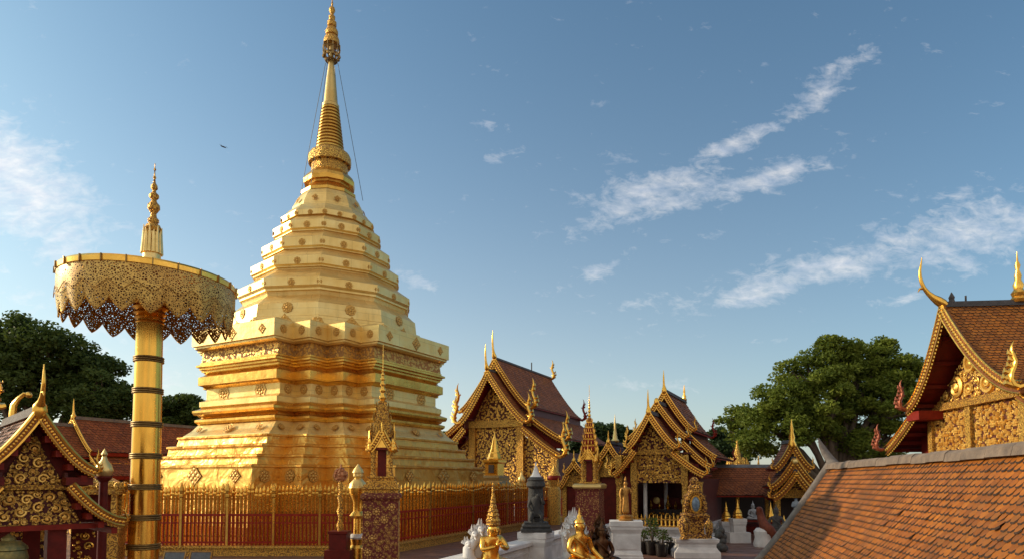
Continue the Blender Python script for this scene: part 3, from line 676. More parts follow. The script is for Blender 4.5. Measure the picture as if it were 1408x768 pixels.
def rnd_(name, prof, mat, n=28, smooth=35):
    mb = MB(); mb.lathe([(ex * K, at(453, py, ZS - ex * K).z) for ex, py in prof], n); return mb.build(name, mat, stupa, smooth)
rnd_('niche_band', [(25, 230), (25, 215)], M_orn)
mb = MB()
for k in range(14):
    a = 2 * math.pi * k / 14; zz = at(453, 222, ZS).z; mb.box((25.5 * K * math.cos(a), 25.5 * K * math.sin(a), zz), (.16, .16, .62), a)
mb.build('pilaster_row', M_bronze, stupa)
rnd_('crown_collar', [(25, 217), (29, 214), (29.5, 210), (29, 203), (27, 200), (19, 198.5)], M_ornb)
pr = []; ys = np.linspace(198.5, 142, 14)
for i in range(13):
    r0 = 19.5 - (19.5 - 11.5) * i / 13; pr += [(r0 - 1.5, ys[i]), (r0, ys[i] - .8), (r0, ys[i] - 2.6), (r0 - 2.0, ys[i + 1] + .4)]
rnd_('ringed_spire', pr, M_mould)
rnd_('spire_cone', [(11.5, 142.5), (11.8, 139), (9.6, 138), (7, 110), (3.6, 85), (2.4, 60)], M_stupa)
fb = stupa
mb = MB(); zc = lambda y: at(455, y, ZS).z
mb.lathe([(p * K, zc(y) ) for p, y in [(2.4, 64), (11.5, 62), (11, 56), (9.5, 52), (6, 50), (8.5, 49), (9, 44), (7, 40), (4, 38), (6.5, 36), (6.5, 31), (3, 29), (4.5, 26), (4.5, 23), (2, 21), (3, 18), (4.5, 15), (3.5, 11), (1, 9), (1.5, 5), (.8, 3), (.5, -8)]], 14)
fin = mb.build('crown_finial', M_orn, stupa, 40)
mb = MB()
for i in range(3):
    zq = zc(84 - i * 8); rr_ = (10 + i * .8) * K if i else 8 * K
    mb.tube([(rr_ * math.cos(a), rr_ * math.sin(a), zq) for a in np.linspace(0, 2 * math.pi, 17)], .045, 5)
for k in range(10):
    a = 2 * math.pi * k / 10; mb.tube([(2 * K * math.cos(a), 2 * K * math.sin(a), zc(86)), (9 * K * math.cos(a), 9 * K * math.sin(a), zc(81)), (11.5 * K * math.cos(a), 11.5 * K * math.sin(a), zc(72)), (11.5 * K * math.cos(a), 11.5 * K * math.sin(a), zc(62))], .04, 5)
    mb.blob((10.5 * K * math.cos(a), 10.5 * K * math.sin(a), zc(78)), .12, 6, 4)
mb.build('crown_cage', M_ring, stupa, 40)
for a in (R(29 + 12), R(29 + 168), R(29 + 75), R(29 + 255)):
    c, s = math.cos(a), math.sin(a); mb = MB(); mb.tube([(9 * K * c, 9 * K * s, zc(86)), (28 * K * c, 28 * K * s, zc(180)), (46 * K * c, 46 * K * s, zc(272))], .016, 5); mb.build('guy_wire', M_wire, stupa)
# rosette medallions in relief
def medal_bm(r, diamond):
    mb = MB(); n = 16; th = .028
    ring = []
    for k in range(n):
        a = 2 * math.pi * k / n
        q = r * (1 - .12 * (k % 2)) if not diamond else r / (abs(math.cos(a)) + abs(math.sin(a))) * (1.05 if k % 4 == 0 else 1)
        ring.append((q * math.cos(a), q * math.sin(a)))
    mb.loft([[(x, 0, z) for x, z in ring], [(x * .96, -th * .6, z * .96) for x, z in ring], [(x * .84, -th * .35, z * .84) for x, z in ring]])
    for k in range(8):
        a = 2 * math.pi * k / 8; q = r * (.52 if not diamond else (.62 if k % 2 == 0 else .40)); mb.blob((q * math.cos(a), -th * .4, q * math.sin(a)), (r * .20, th * .9, r * .20), 6, 4)
    mb.blob((0, -th * .4, 0), (r * .27, th * 1.5, r * .27), 8, 4); return mb
MED = {}
def medal(parent, p, nrm, r, diamond=False, tiltz=0.0):
    key = (round(r, 2), diamond)
    if key not in MED: o = medal_bm(r, diamond).build('medallion', M_med, parent, 40); MED[key] = o
    else: o = MED[key].copy(); COL.objects.link(o); o.parent = parent
    o.location = p; o.rotation_mode = 'XYZ'; o.rotation_euler = (tiltz, 0, math.atan2(nrm[1], nrm[0]) + math.pi / 2)
cs, sn = math.cos(SA), math.sin(SA)
def seen(nx, ny): return (nx * sn + ny * cs) < .35                   # the sides turned towards the court
def plan_faces(a):
    out = []; n = len(PLAN)
    for i in range(n):
        p, q = Vector(PLAN[i]) * a, Vector(PLAN[(i + 1) % n]) * a; m = (p + q) / 2; d = (q - p); nn = Vector((d.y, -d.x)).normalized()
        out.append((m, nn, d.length, d.normalized()))
    return out
for ex, py, r, part, dia, tl in ((170.3, 459, .36, cor, True, 0), (152.3, 538, .42, wl_, False, 0), (218.3, 654, .52, t1, True, R(-4)), (171, 588, .3, plate, False, R(-38))):
    a = half(ex)
    for m, nn, L, dd in plan_faces(a):
        if not seen(nn.x, nn.y): continue
        if L > a * .7:
            for t in (-.36, 0, .36) if part is not wl_ else (-.25, .25): q = m + dd * (t * L); medal(part, (q.x, q.y, zst(py, ex)), nn, r * (1 if t == 0 or part is wl_ else .7), dia, tl)
        elif L > .5: medal(part, (m.x, m.y, zst(py, ex)), nn, r * .62, False, tl)
def deca_faces(ex):
    r = ex * K * math.cos(math.pi / NG)
    for k in range(NG):
        a = PH + k * 2 * math.pi / NG; nn = Vector((math.cos(a), math.sin(a))); v = PH + (k + .5) * 2 * math.pi / NG
        yield nn * r, nn, Vector((math.cos(v), math.sin(v))) * ex * K
for m, nn, vv in deca_faces(133.6):
    if seen(nn.x, nn.y): medal(drum, (m.x, m.y, at(452, 440, ZS - 132 * K).z), nn, .42, True); medal(drum, (vv.x * .985, vv.y * .985, at(452, 441, ZS - 132 * K).z), vv.normalized(), .3)
for m, nn, vv in deca_faces(126.8):
    if seen(nn.x, nn.y): medal(drum, (m.x, m.y, at(452, 421, ZS - 122 * K).z), nn, .3, False, R(-5))
for tr, (rad, y0, y1, y2, y3) in zip(tiers, TIERS):
    for m, nn, vv in deca_faces(rad + .3):
        if seen(nn.x, nn.y): medal(tr, (m.x, m.y, at(452, (y1 + y2) / 2, ZS - rad * K).z), nn, .2 if rad > 70 else .15); medal(tr, (vv.x * .99, vv.y * .99, at(452, (y1 + y2) / 2, ZS - rad * K).z), vv.normalized(), .15)
for m, nn, vv in deca_faces(50.5):
    if seen(nn.x, nn.y): medal(bell, (m.x * .99, m.y * .99, at(452, 270, ZS - 47 * K).z), nn, .2, True, R(-25))
mb = MB(); a = half(226); mb.loft([[(x * a, y * a, z) for x, y in PLAN] for z in (.02, .95)], True, True)
cl = mb.build('orange_cloth', M_orange); cl.location = stupa.location; cl.rotation_euler = stupa.rotation_euler
tag(cl, 'orange cloth band wrapped round the foot of the golden stupa', 'cloth')

# ------------------------------------------------------------------ golden parasol
ZP = 20.0; pp = at(197, 768, ZP); KP = ZP / F
par = thing('ceremonial_parasol', 'giant golden parasol with pierced scalloped curtain on a banded pole', 'parasol', (pp.x, ZP, 0))
xo = at(206, 440, ZP).x - pp.x; par.rotation_euler = (0, 0, 0)
zt = at(206, 415, ZP).z; ztop = 9.1
def px_(z): return xo * min(1, max(0, (z - 0) / zt))
mb = MB(); mb.tube([(0, 0, 0), (px_(zt * .5), 0, zt * .5), (px_(zt), 0, zt)], [.43, .40, .365], 40); mb.lathe([(.62, 0), (.62, .18), (.50, .22), (.50, .34)], 32); pole = mb.build('pole', M_pole, par, 50)
for py in (491, 535, 582, 626, 669, 711.5, 752):
    z = at(200, py, ZP - .4).z; mb = MB(); r = .43 - .065 * z / zt
    for j in (-1, 0, 1): mb.lathe([(r - .01, -.035), (r + .045, -.022), (r + .055, 0), (r + .045, .022), (r - .01, .035)], 36, (px_(z), 0, z + j * .062))
    mb.build('band', M_ring, pole, 60)
mb = MB(); mb.lathe([(.36, -.7), (.40, -.66), (.36, -.58), (.44, -.52), (.38, -.44), (.46, -.38), (.40, -.28), (.50, -.2), (.44, -.1), (.54, .1), (.6, .5), (.66, 1.0), (.3, 1.05)], 32, (xo, 0, zt)); mb.build('capital', M_pole, par, 35)
RP = 2.42; 
def tilt(mb): return mb.xf(Matrix.Translation((xo, 0, ztop)) @ Matrix.Rotation(R(1.0), 4, 'Y'))
mb = MB(); mb.lathe([(.3, -.10), (RP - .1, -.16), (RP + .03, -.10), (RP + .04, .03), (RP, .09), (RP * .75, .26), (.5, .42), (.3, .44)], 72); canopy = tilt(mb).build('canopy', M_gold, par, 35)
clip = None
for k in range(24):
    a = 2 * math.pi * k / 24; mb = MB(); mb.box(((RP + .05) * math.cos(a), (RP + .05) * math.sin(a), -.02), (.05, .03, .2), a); tilt(mb).build('rim_clip', M_ring, canopy)
mb = MB()
for k in range(16):
    a = 2 * math.pi * k / 16; mb = MB(); mb.tube([(.4 * math.cos(a), .4 * math.sin(a), -.55), (RP * .5 * math.cos(a), RP * .5 * math.sin(a), -.30), ((RP - .1) * math.cos(a), (RP - .1) * math.sin(a), -.2)], .035, 5); tilt(mb).build('rib', M_red, canopy)
def lace(name, scale):
    m = bpy.data.materials.new(name); m.use_nodes = True; nt = m.node_tree; g = G(nt); b = nt.nodes['Principled BSDF']
    uv = objco(g, (1, 1, 1), True)
    vo = g.n('ShaderNodeTexVoronoi', feature='DISTANCE_TO_EDGE'); vo.inputs['Scale'].default_value = scale; g.l(uv, vo.inputs['Vector'])
    v2 = g.n('ShaderNodeTexVoronoi', feature='F1'); v2.inputs['Scale'].default_value = scale * .5; g.l(uv, v2.inputs['Vector'])
    holes = g.math('MULTIPLY', g.math('GREATER_THAN', vo.outputs['Distance'], .28), g.math('GREATER_THAN', v2.outputs['Distance'], .22))
    big = noise(g, objco(g), 1.1, 4)
    rim = g.ramp(vo.outputs['Distance'], [(.05, 0.0), (.20, 1.0)])      # dark brown painted round each hole for the dim space behind the sheet
    g.l(g.mix(rim, g.mix(g.ramp(big, [(.35, 0.0), (.65, 1.0)]), (.60, .33, .07), (.80, .52, .13)), (.10, .045, .012)), b.inputs['Base Color'])
    b.inputs['Metallic'].default_value = .5; b.inputs['Roughness'].default_value = .4
    bump(g, b, vo.outputs['Distance'], -.8, .05)
    tr = g.n('ShaderNodeBsdfTransparent'); mx = g.n('ShaderNodeMixShader'); g.l(holes, mx.inputs[0]); g.l(b.outputs[0], mx.inputs[1]); g.l(tr.outputs[0], mx.inputs[2])
    g.l(mx.outputs[0], nt.nodes['Material Output'].inputs[0]); return m
M_lace = lace('pierced_gold_sheet', 16.0)
def curtain(r0, r1, drop, hem, ns, ph, z0=-.1):
    """ring of pierced sheet whose lower edge is a row of pointed scallops, with a solid beaded hem"""
    mb = MB(); per = 8; n = ns * per; rows = 6; vs = []; fs = []; uvs = []
    def hemz(t): t = abs((t % 1) - .5) * 2; return drop + hem * (1 - t ** 1.25)
    for i in range(n + 1):
        a = ph + 2 * math.pi * i / n; H = hemz(i / per)
        for j in range(rows + 1):
            f = j / rows; r = r0 + (r1 - r0) * f + .05 * math.sin(math.pi * f); vs.append((r * math.cos(a), r * math.sin(a), z0 - H * f))
    for i in range(n):
        for j in range(rows):
            q = (i * (rows + 1) + j, i * (rows + 1) + j + 1, (i + 1) * (rows + 1) + j + 1, (i + 1) * (rows + 1) + j); fs.append(q)
            uvs.append([(RP * 2 * math.pi * (k // (rows + 1)) / n, vs[k][2]) for k in q])
    mb.add(vs, fs, uvs); hm = MB()
    hm.tube([(vs[i * (rows + 1) + rows][0], vs[i * (rows + 1) + rows][1], vs[i * (rows + 1) + rows][2]) for i in range(n + 1)], .026, 4)
    for k in range(ns):
        i = k * per; hm.tube([vs[i * (rows + 1) + 1], vs[i * (rows + 1) + rows]], .016, 4)
    for k in range(1, 3):
        pass
    return mb, hm
mb, hm = curtain(RP, RP - .12, .95, .36, 21, 0); cu_ = tilt(mb).build('curtain', M_lace, par, 60); tilt(hm).build('hem', M_orn, cu_)
hm = MB()                                                              # raised seam of pointed arches half way down the sheet
hm.tube([((RP - .0 + .02) * math.cos(a), (RP + .02) * math.sin(a), -.1 - .50 - .26 * (1 - abs((i / 8) % 1 - .5) * 2)) for i, a in [(i, 2 * math.pi * i / 168) for i in range(169)]], .010, 4)
tilt(hm).build('arch_seam', M_med, cu_)
zc0 = at(208, 345, ZP).z
mb = MB(); mb.lathe([(.26, -.3), (.25, .0), (.21, .3), (.22, .56), (.1, .5)], 16, (xo, 0, zc0))
for k in range(14):
    a = 2 * math.pi * k / 14; hgt = .62 + .14 * (k % 2); mb.tube([(xo + .25 * math.cos(a), .25 * math.sin(a), zc0 - .1), (xo + .23 * math.cos(a), .23 * math.sin(a), zc0 + .4), (xo + .26 * math.cos(a), .26 * math.sin(a), zc0 + hgt)], [.075, .06, .012], 5)
mb.build('leaf_cup', M_goldpale, par, 40)
mb = MB(); hh = at(211, 225, ZP).z - at(208, 321, ZP).z
mb.lathe([(max(q, .012), zz) for q, zz in [(.12, 0), (.2, .05), (.24, .15), (.2, .25), (.12, .3), (.16, .36), (.16, .44), (.10, .5), (.08, .62), (.13, .7), (.18, .78), (.17, .9), (.1, .98), (.07, 1.05), (.14, 1.14), (.14, 1.22), (.06, 1.3), (.05, 1.36), (.10, 1.42), (.09, 1.52), (.04, 1.6), (.025, 1.72), (.05, 1.78), (.02, 1.84), (.015, 1.98), (.04, 2.03), (.012, 2.1), (.01, hh)]], 12, (xo + .02, 0, at(208, 321, ZP).z)); mb.build('finial', M_orn, par, 40)

# ------------------------------------------------------------------ fences
def fence(p0, p1, h0, h1, lab_r, lab_g, n, seed):
    p0, p1 = Vector(p0), Vector(p1); L = (p1 - p0).length; ang = math.atan2(p1.y - p0.y, p1.x - p0.x); rr = random.Random(seed)
    red = thing('red_fence', lab_r, 'fence', (p0.x, p0.y, 0), ang, 'red railings round the stupa'); gold = thing('gold_fence', lab_g, 'fence', (p0.x - math.sin(ang) * .35, p0.y + math.cos(ang) * .35, 0), ang, 'gold spear fences round the stupa')
    mb = MB(); mb.box((L / 2, 0, .16), (L, .5, .32)); mb.box((L / 2, -.03, .36), (L, .6, .08)); mb.build('kerb', M_orn, red)
    for z, t in ((.52, .07), (h0, .09), (h0 - .32, .05)):
        mb = MB(); mb.box((L / 2, 0, z), (L, .06, t)); mb.build('rail', M_fence, red)
    bar = None; sp = None
    for i in range(n):
        x = (i + .5) / n * L
        if bar is None:
            mb = MB(); mb.box((0, 0, (h0 + .4) / 2), (.048, .045, h0 - .4)); bar = mb.build('bar', M_fence, red)
            mb = MB(); w_ = .045; mb.sq([(w_, .4), (w_, h1 - .42), (w_ * 1.5, h1 - .36), (w_ * 1.5, h1 - .32), (w_ * .8, h1 - .27), (w_ * 1.25, h1 - .17), (w_ * .8, h1 - .07), (.006, h1 + .04)]); sp = mb.build('spear', M_gold, gold, 30); b, s = bar, sp
        else:
            b = bar.copy(); COL.objects.link(b); b.parent = red; s = sp.copy(); COL.objects.link(s); s.parent = gold
        b.location = (x, 0, 0); s.location = (x + .02, rr.uniform(-.03, .03), rr.uniform(-.09, .07))
    for z in (.75, h1 - .55): mb = MB(); mb.box((L / 2, .06, z), (L, .05, .07)); mb.build('rail', M_gold, gold)
    for i in range(0, 7):
        x = L * i / 6; mb = MB(); mb.sq([(.045, .4), (.045, h1 - .5), (.075, h1 - .45), (.075, h1 - .38), (.05, h1 - .34), (.075, h1 - .2), (.01, h1 + .12)], (x, -.0, 0)); mb.build('post', M_mould, red)
FC = at(503, 762, 26.5)
FL = at(120, 762, 26.5); FR0 = at(512, 762, 26.4); FR1 = at(792, 711, 51)
fence((FL.x, 26.5), (FC.x, 26.5), 1.62, 2.80, 'red barred railing running behind the parasol pole left of the mosaic pedestal', 'row of gold spears above the red railing beside the parasol pole', 72, 3)
fence((FR0.x, 26.4), (FR1.x, 51), 1.66, 2.85, 'red barred railing receding behind the dark stone statue right of mosaic pedestal', 'row of gold spears receding behind the dark stone statue', 96, 4)
# ------------------------------------------------------------------ large viharn left of centre
def lerp2(a, b, t): return (a[0] + (b[0] - a[0]) * t, a[1] + (b[1] - a[1]) * t)
TH = R(-26)
def build_box(name, mat, root, x0, x1, y0, y1, z0, z1):
    mb = MB(); mb.box(((x0 + x1) / 2, (y0 + y1) / 2, (z0 + z1) / 2), (x1 - x0, y1 - y0, z1 - z0)); return mb.build(name, mat, root)
def frame_panel(root, poly, y, mat, name='gable_panel', t=.08):
    mb = MB(); mb.prism(poly, y, y + t); return mb.build(name, mat, root)
O1 = at(670, 507, 55.0); O = (O1.x, O1.y)
hall = thing('temple_hall', 'tall temple hall with brown tiled roof and lattice gold gable behind the stupa', 'temple', (O[0], O[1], 0), TH)
P = lambda x, y, v=0: uz(x, y, O, TH, v)
ap = P(670, 508); eL = P(631, 579); eR = P(723, 577); lR = P(768, 624); lL = P(603, 622)
v1 = vz(680, 492, O, TH)[0]; v2 = vz(757, 520, O, TH)[0]
kw = dict(tm=M_tile_b, tw=.30, th=.26, wd=.42, bead=.11, gm=M_ornb, lean=-.16, thick=.17)
roof_tier(hall, 0, v1 + .6, ap, [eL, eR], 1.25, chofa_h=2.1, flame_h=2.3, seed=1, **kw)
roof_tier(hall, .25, v1 + .6, [(eL[0] + .3, eL[1] - .5), (eR[0] - .4, eR[1] - .5)], [lL, lR], 1.2, apex=False, flame_h=2.6, seed=5, **kw)
ap1 = (ap[0], vz(680, 492, O, TH)[1]); eR1 = P(729, 558, v1); lR1 = P(774, 602, v1); wl1 = eR1[0] - ap[0]
eL1 = (ap[0] - wl1, eR1[1]); lL1 = (ap[0] - (lR1[0] - ap[0]), lR1[1])
roof_tier(hall, v1, v2, ap1, [eL1, eR1], 1.25, gable=True, chofa_h=2.3, flame_h=2.4, seed=9, back=True, endflame=2.0, **kw)
roof_tier(hall, v1 + .2, v2 + .8, [(eL1[0] + .3, eL1[1] - .55), (eR1[0] - .4, eR1[1] - .55)], [lL1, lR1], 1.2, gable=True, apex=False, flame_h=2.3, seed=13, back=True, endflame=1.8, **kw)
for sg, e in ((1, eR1), (-1, eL1)):                                     # painted band between the two roof levels
    build_box('clerestory_band', M_mauve, hall, min(e[0] - sg * .7, e[0] - sg * .2), max(e[0] - sg * .7, e[0] - sg * .2), v1 + .3, v2, e[1] - .75, e[1] + .1)
mb = MB(); flame(mb, (ap1[0], ap1[1] + .05), 1, 1.9, v2 - .1, lean=.6, thick=.13); mb.build('ridge_finial', M_gold, hall, 50)
mb = MB(); mb.tube([(ap1[0], v1 + (v2 - v1) * .62, ap1[1]), (ap1[0], v1 + (v2 - v1) * .62, ap1[1] + .9)], .06, 6); mb.build('lightning_rod', M_wire, hall)
bz = P(690, 579)[1]; gy = 1.3
gp = [lerp2(ap, eL, .93), lerp2(ap, eR, .93)]
frame_panel(hall, [(eL[0] * .78, bz), (eR[0] * .80, bz), (eR[0] * .4, lerp2(ap, eR, .45)[1] - .5), (0, ap[1] - .9), (eL[0] * .4, lerp2(ap, eL, .45)[1] - .5)], gy, M_panelf)
build_box('tie_beam', M_ornb, hall, eL[0], eR[0] - .1, gy - .25, gy, bz - .35, bz + .25)
# lower front wall with its framed lattice panels
x0, x1 = P(650, 600, gy)[0], P(716, 600, gy)[0]
frame_panel(hall, [(x0, 0), (x1, 0), (x1, bz - .3), (x0, bz - .3)], gy + .05, M_panelf, 'lattice_panel')
frame_panel(hall, [(x1, 0), (lR[0] - .9, 0), (lR[0] - .9, lR[1] - .1), (x1, eR[1] - 1.0)], gy + .05, M_panelf, 'lattice_panel')
frame_panel(hall, [(lL[0] + .9, 0), (x0, 0), (x0, eL[1] - 1.0), (lL[0] + .9, lL[1])], gy + .05, M_panelf, 'lattice_panel')
for x in (x0, x1): build_box('pillar', M_orn, hall, x - .3, x + .3, gy - .18, gy + .3, 0, bz - .3)
for x in (lR[0] - .9, lL[0] + .9): build_box('pillar', M_orn, hall, x - .25, x + .25, gy - .15, gy + .3, 0, lR[1] + .1)
build_box('side_wall', M_mauve, hall, lL[0] + .9, lR[0] - .95, gy + .2, v2, 0, lR[1] + .35)
build_box('plinth', M_white, hall, lL[0] + .5, lR[0] - .5, gy - .5, v2 + .4, 0, .9)

# ------------------------------------------------------------------ small shrine hall right of centre
O2v = at(892, 566, 31.4); O = (O2v.x, O2v.y); Z2 = 31.4
shr = thing('shrine_hall', 'ornate shrine hall with three stepped roofs and an open altar doorway', 'temple', (O[0], O[1], 0), TH)
P = lambda x, y, v=0: uz(x, y, O, TH, v)
ap = P(892, 567); eL = P(864, 613); eR = P(930, 614); lL = P(842, 652); lR = P(968, 651)
kw = dict(tm=M_tile_b, tw=.22, th=.19, wd=.22, bead=.06, gm=M_ornb, lean=-.12, thick=.10)
va = vz(903, 553, O, TH); vb = vz(908, 538, O, TH); vc = vz(942, 557, O, TH)
va, vb = (va[0], va[1]), (vb[0] + .9, vz(908, 538, O, TH)[1] + .12)
roof_tier(shr, 0, va[0] + .5, ap, [eL, eR], 1.25, chofa_h=1.0, flame_h=.85, seed=21, **kw)
roof_tier(shr, .15, va[0] + .6, [(eL[0] + .25, eL[1] - .2), (eR[0] - .25, eR[1] - .2)], [lL, lR], 1.25, apex=False, flame_h=.8, seed=23, **kw)
e2 = P(944, 600, va[0]); l2 = P(977, 641, va[0])
roof_tier(shr, va[0], vb[0] + .4, (ap[0], va[1]), [(-e2[0], e2[1]), e2], 1.25, gable=True, chofa_h=.01, flame_h=.7, seed=25, **kw)
roof_tier(shr, va[0] + .1, vb[0] + .5, [(-e2[0] + .25, e2[1] - .22), (e2[0] - .25, e2[1] - .22)], [(-l2[0], l2[1]), l2], 1.25, gable=True, apex=False, flame_h=.7, seed=27, **kw)
e3 = P(954, 591, vb[0]); l3 = P(985, 628, vb[0]); vend = max(vc[0], vb[0] + 5)
roof_tier(shr, vb[0], vend, (ap[0], vb[1]), [(-e3[0], e3[1]), e3], 1.25, gable=True, chofa_h=1.0, flame_h=.75, seed=29, back=True, endflame=1.1, **kw)
roof_tier(shr, vb[0] + .1, vend + .5, [(-e3[0] + .25, e3[1] - .25), (e3[0] - .25, e3[1] - .25)], [(-l3[0], l3[1]), l3], 1.25, gable=True, apex=False, flame_h=0, seed=31, back=True, endflame=.8, **kw)
mb = MB(); mb.lathe([(.12, 0), (.16, .1), (.10, .2), (.12, .3), (.05, .45), (.07, .55), (.01, 1.0)], 8, (ap[0], vend - .2, vb[1] + .05)); mb.build('ridge_finial', M_gold, shr, 40)
gy = .65; bz = P(893, 619)[1]
frame_panel(shr, [(eL[0] * .8, bz), (eR[0] * .8, bz), (eR[0] * .4, lerp2(ap, eR, .45)[1] - .22), (0, ap[1] - .4), (eL[0] * .4, lerp2(ap, eL, .45)[1] - .22)], gy, M_panel)
build_box('tie_beam', M_orn, shr, eL[0], eR[0], gy - .12, gy + .05, bz - .16, bz + .08)
dx0, dx1, dtop, dbot = P(876, 662, gy)[0], P(938, 662, gy)[0], P(900, 663, gy)[1], P(900, 709, gy)[1]
hx = max(abs(dx0), abs(dx1)) + .05
mb = MB(); mb.prism([(dx0, dtop), (dx1, dtop), (dx1, bz - .14), (dx0, bz - .14)], gy, gy + .1); scrolls(mb, [(dx0, dtop), (dx1, dtop), (dx1, bz - .14), (dx0, bz - .14)], gy - .01, .17, .06, 5, 900, False)
mb.build('carved_header', M_orn, shr, 50); frame_panel(shr, [(dx0, dtop), (dx1, dtop), (dx1, bz - .14), (dx0, bz - .14)], gy - .012, M_panel, 'header_ground', .01)
for x in (dx0 - .13, dx1 + .13, P(849, 680, gy)[0] + .1, P(962, 680, gy)[0]):
    mb = MB(); mb.sq([(.17, .8), (.17, .95), (.125, 1.0), (.125, dtop - .1), (.16, dtop), (.16, bz - .2 if abs(x) < hx + .3 else dtop + .05)], (x, gy + .03, 0)); mb.build('pillar', M_ornb, shr, 30)
for a, b in ((lL[0] + .35, dx0 - .25), (dx1 + .25, lR[0] - .4)): frame_panel(shr, [(a, .8), (b, .8), (b, lL[1] + .5), (a, lL[1] + .5)], gy + .12, M_red, 'side_panel')
mb = MB(); wz = P(900, 709, gy)[1]; fz0 = P(900, 725, gy)[1]
mb.box(((dx0 + dx1) / 2, gy - .45, fz0 + .08), (dx1 - dx0 + 1.0, .14, .16)); mb.box(((dx0 + dx1) / 2, gy - .45, wz - .12), (dx1 - dx0 + 1.0, .08, .06)); rl = mb.build('altar_rail', M_orn, shr)
for i in range(17):
    x = dx0 - .45 + (dx1 - dx0 + .9) * i / 16; mb = MB(); mb.lathe([(.07, fz0 + .16), (.045, fz0 + .22), (.07, fz0 + .34), (.03, wz - .14), (.05, wz - .06), (.004, wz + .12)], 6, (x, gy - .45, 0)); mb.build('baluster', M_gold, shr, 40)
mb = MB(); wbot = 0
for a, (z0, z1, o) in enumerate(((0, .22, .25), (.22, .34, .15), (.34, .58, .05), (.58, .7, .14), (.7, .8, .22))): mb.box((0, gy + vend / 2 - .45 - .2, (z0 + z1) / 2), (lR[0] * 2 - .5 + 2 * o, vend + o * 2, z1 - z0))
mb.build('plinth', M_white, shr)
# room behind the doorway
D = 4.2
mb = MB(); mb.box((0, gy + D, 1.9), (3.6, .1, 2.2)); mb.box((lL[0] + .5, gy + .3 + D / 2, 1.9), (.1, D, 2.4)); mb.box((lR[0] - .55, gy + .3 + vend / 2 - .5, 1.9), (.1, vend - 1.2, 2.4)); mb.box((0, gy + .3 + D / 2, bz - .1), (3.4, D, .08)); mb.box((0, gy + .3 + D / 2, .82), (3.6, D, .05))
mb.build('wall', M_mauve, shr)
for x, y in ((dx0 + .22, gy + .7), (dx0 + .75, gy + 2.9)): mb = MB(); mb.lathe([(.1, .85), (.1, bz - .2)], 12, (x, y, 0)); mb.build('column', M_white, shr, 40)
alt = thing('altar', 'dark altar table with gold vessels inside the open shrine doorway', 'altar', (O[0], O[1], 0), TH)
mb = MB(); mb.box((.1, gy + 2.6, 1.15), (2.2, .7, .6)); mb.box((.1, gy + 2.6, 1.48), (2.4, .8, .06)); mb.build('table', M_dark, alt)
mb = MB(); mb.box((.1, gy + 3.3, 1.5), (1.9, .5, 1.2)); mb.build('back_step', M_red, alt)
mb = MB(); scrolls(mb, [(-.85, 1.0), (1.05, 1.0), (1.05, 1.4), (-.85, 1.4)], gy + 2.24, .12, .04, 3, 300); mb.build('carved_apron', M_gold, alt, 40)
for x, s in ((-.75, .8), (-.3, .6), (.15, 1.3), (.55, .7), (.95, .85)):
    mb = MB(); mb.lathe([(.10 * s, 1.51), (.05 * s, 1.56), (.12 * s, 1.66), (.09 * s, 1.74), (.03, 1.51 + .38 * s), (.05, 1.51 + .43 * s), (.004, 1.51 + .62 * s)], 8, (x, gy + 2.55, 0)); mb.build('vessel', M_gold, alt, 40)
for x, z in ((-.55, 1.95), (.9, 1.9)): mb = MB(); mb.lathe([(.02, -.03), (.17, -.02), (.19, 0), (.17, .02), (.02, .03)], 14); mb.xf(Matrix.Translation((x, gy + 3.0, z)) @ Matrix.Rotation(R(90), 4, 'X')); mb.build('round_fan', M_goldpale, alt, 40)

# ------------------------------------------------------------------ big hall at the right edge
O3 = at(1297, 420, 22.0); O = (O3.x, O3.y); T3 = R(-96)
rh = thing('gabled_hall', 'tall orange tiled hall with glittering gold gable at right edge', 'temple', (O[0], O[1], 0), T3)
P = lambda x, y, v=0: uz(x, y, O, T3, v)
ap = P(1297, 420); eL = P(1247, 560); eR = P(1408, 527); lL = P(1214, 616)
kw = dict(tm=M_tile_o, tw=.19, th=.145, wd=.34, bead=.07, gm=M_ornb, lean=-.46, thick=.125, rm=M_red)
roof_tier(rh, 0, 14, ap, [eL, eR], 1.62, chofa_h=1.55, flame_h=0, seed=41, **kw)
wl = lL[0] - eL[0]
roof_tier(rh, .15, 14, [(eL[0] + .35, eL[1] - .12), (eR[0] - .35, eR[1] - .12)], [lL, (eR[0] - wl, lL[1])], 1.2, apex=False, flame_h=0, seed=45, fm=M_redb, **kw)
def turned(base, h, th): q = MB(); flame(q, (0, 0), 1, h, 0, spikes=6, thick=th); return q.xf(Matrix.Translation((base[0], -.08, base[1])) @ Matrix.Rotation(R(-90), 4, 'Z'))
mb = turned((eL[0] + .05, eL[1] + .02), 1.05, .085); mb.build('eave_finial', plain('weathered_red_gilding', (.42, .12, .05), (.25, .06, .03), .5, .3, 8, .5), rh, 50)
mb = turned((eR[0] - .05, eR[1] + .02), 1.2, .09); mb.build('eave_finial', M_gold, rh, 50)
mb = turned((lL[0] + .05, lL[1] + .02), 1.0, .08); mb.build('eave_finial', bpy.data.materials['weathered_red_gilding'], rh, 50)
vf = vz(1401, 415, O, T3); ftop = vz(1396, 348, O, T3)
mb = MB(); mb.lathe([(.22, 0), (.26, .1), (.18, .2), (.22, .32), (.13, .45), (.16, .6), (.09, .75), (.11, .9), (.05, 1.1), (.09, 1.25), (.03, 1.4), (.008, ftop[1] - ap[1])], 12, (0, vf[0], ap[1] + .05)); mb.build('ridge_spire', M_gold, rh, 40)
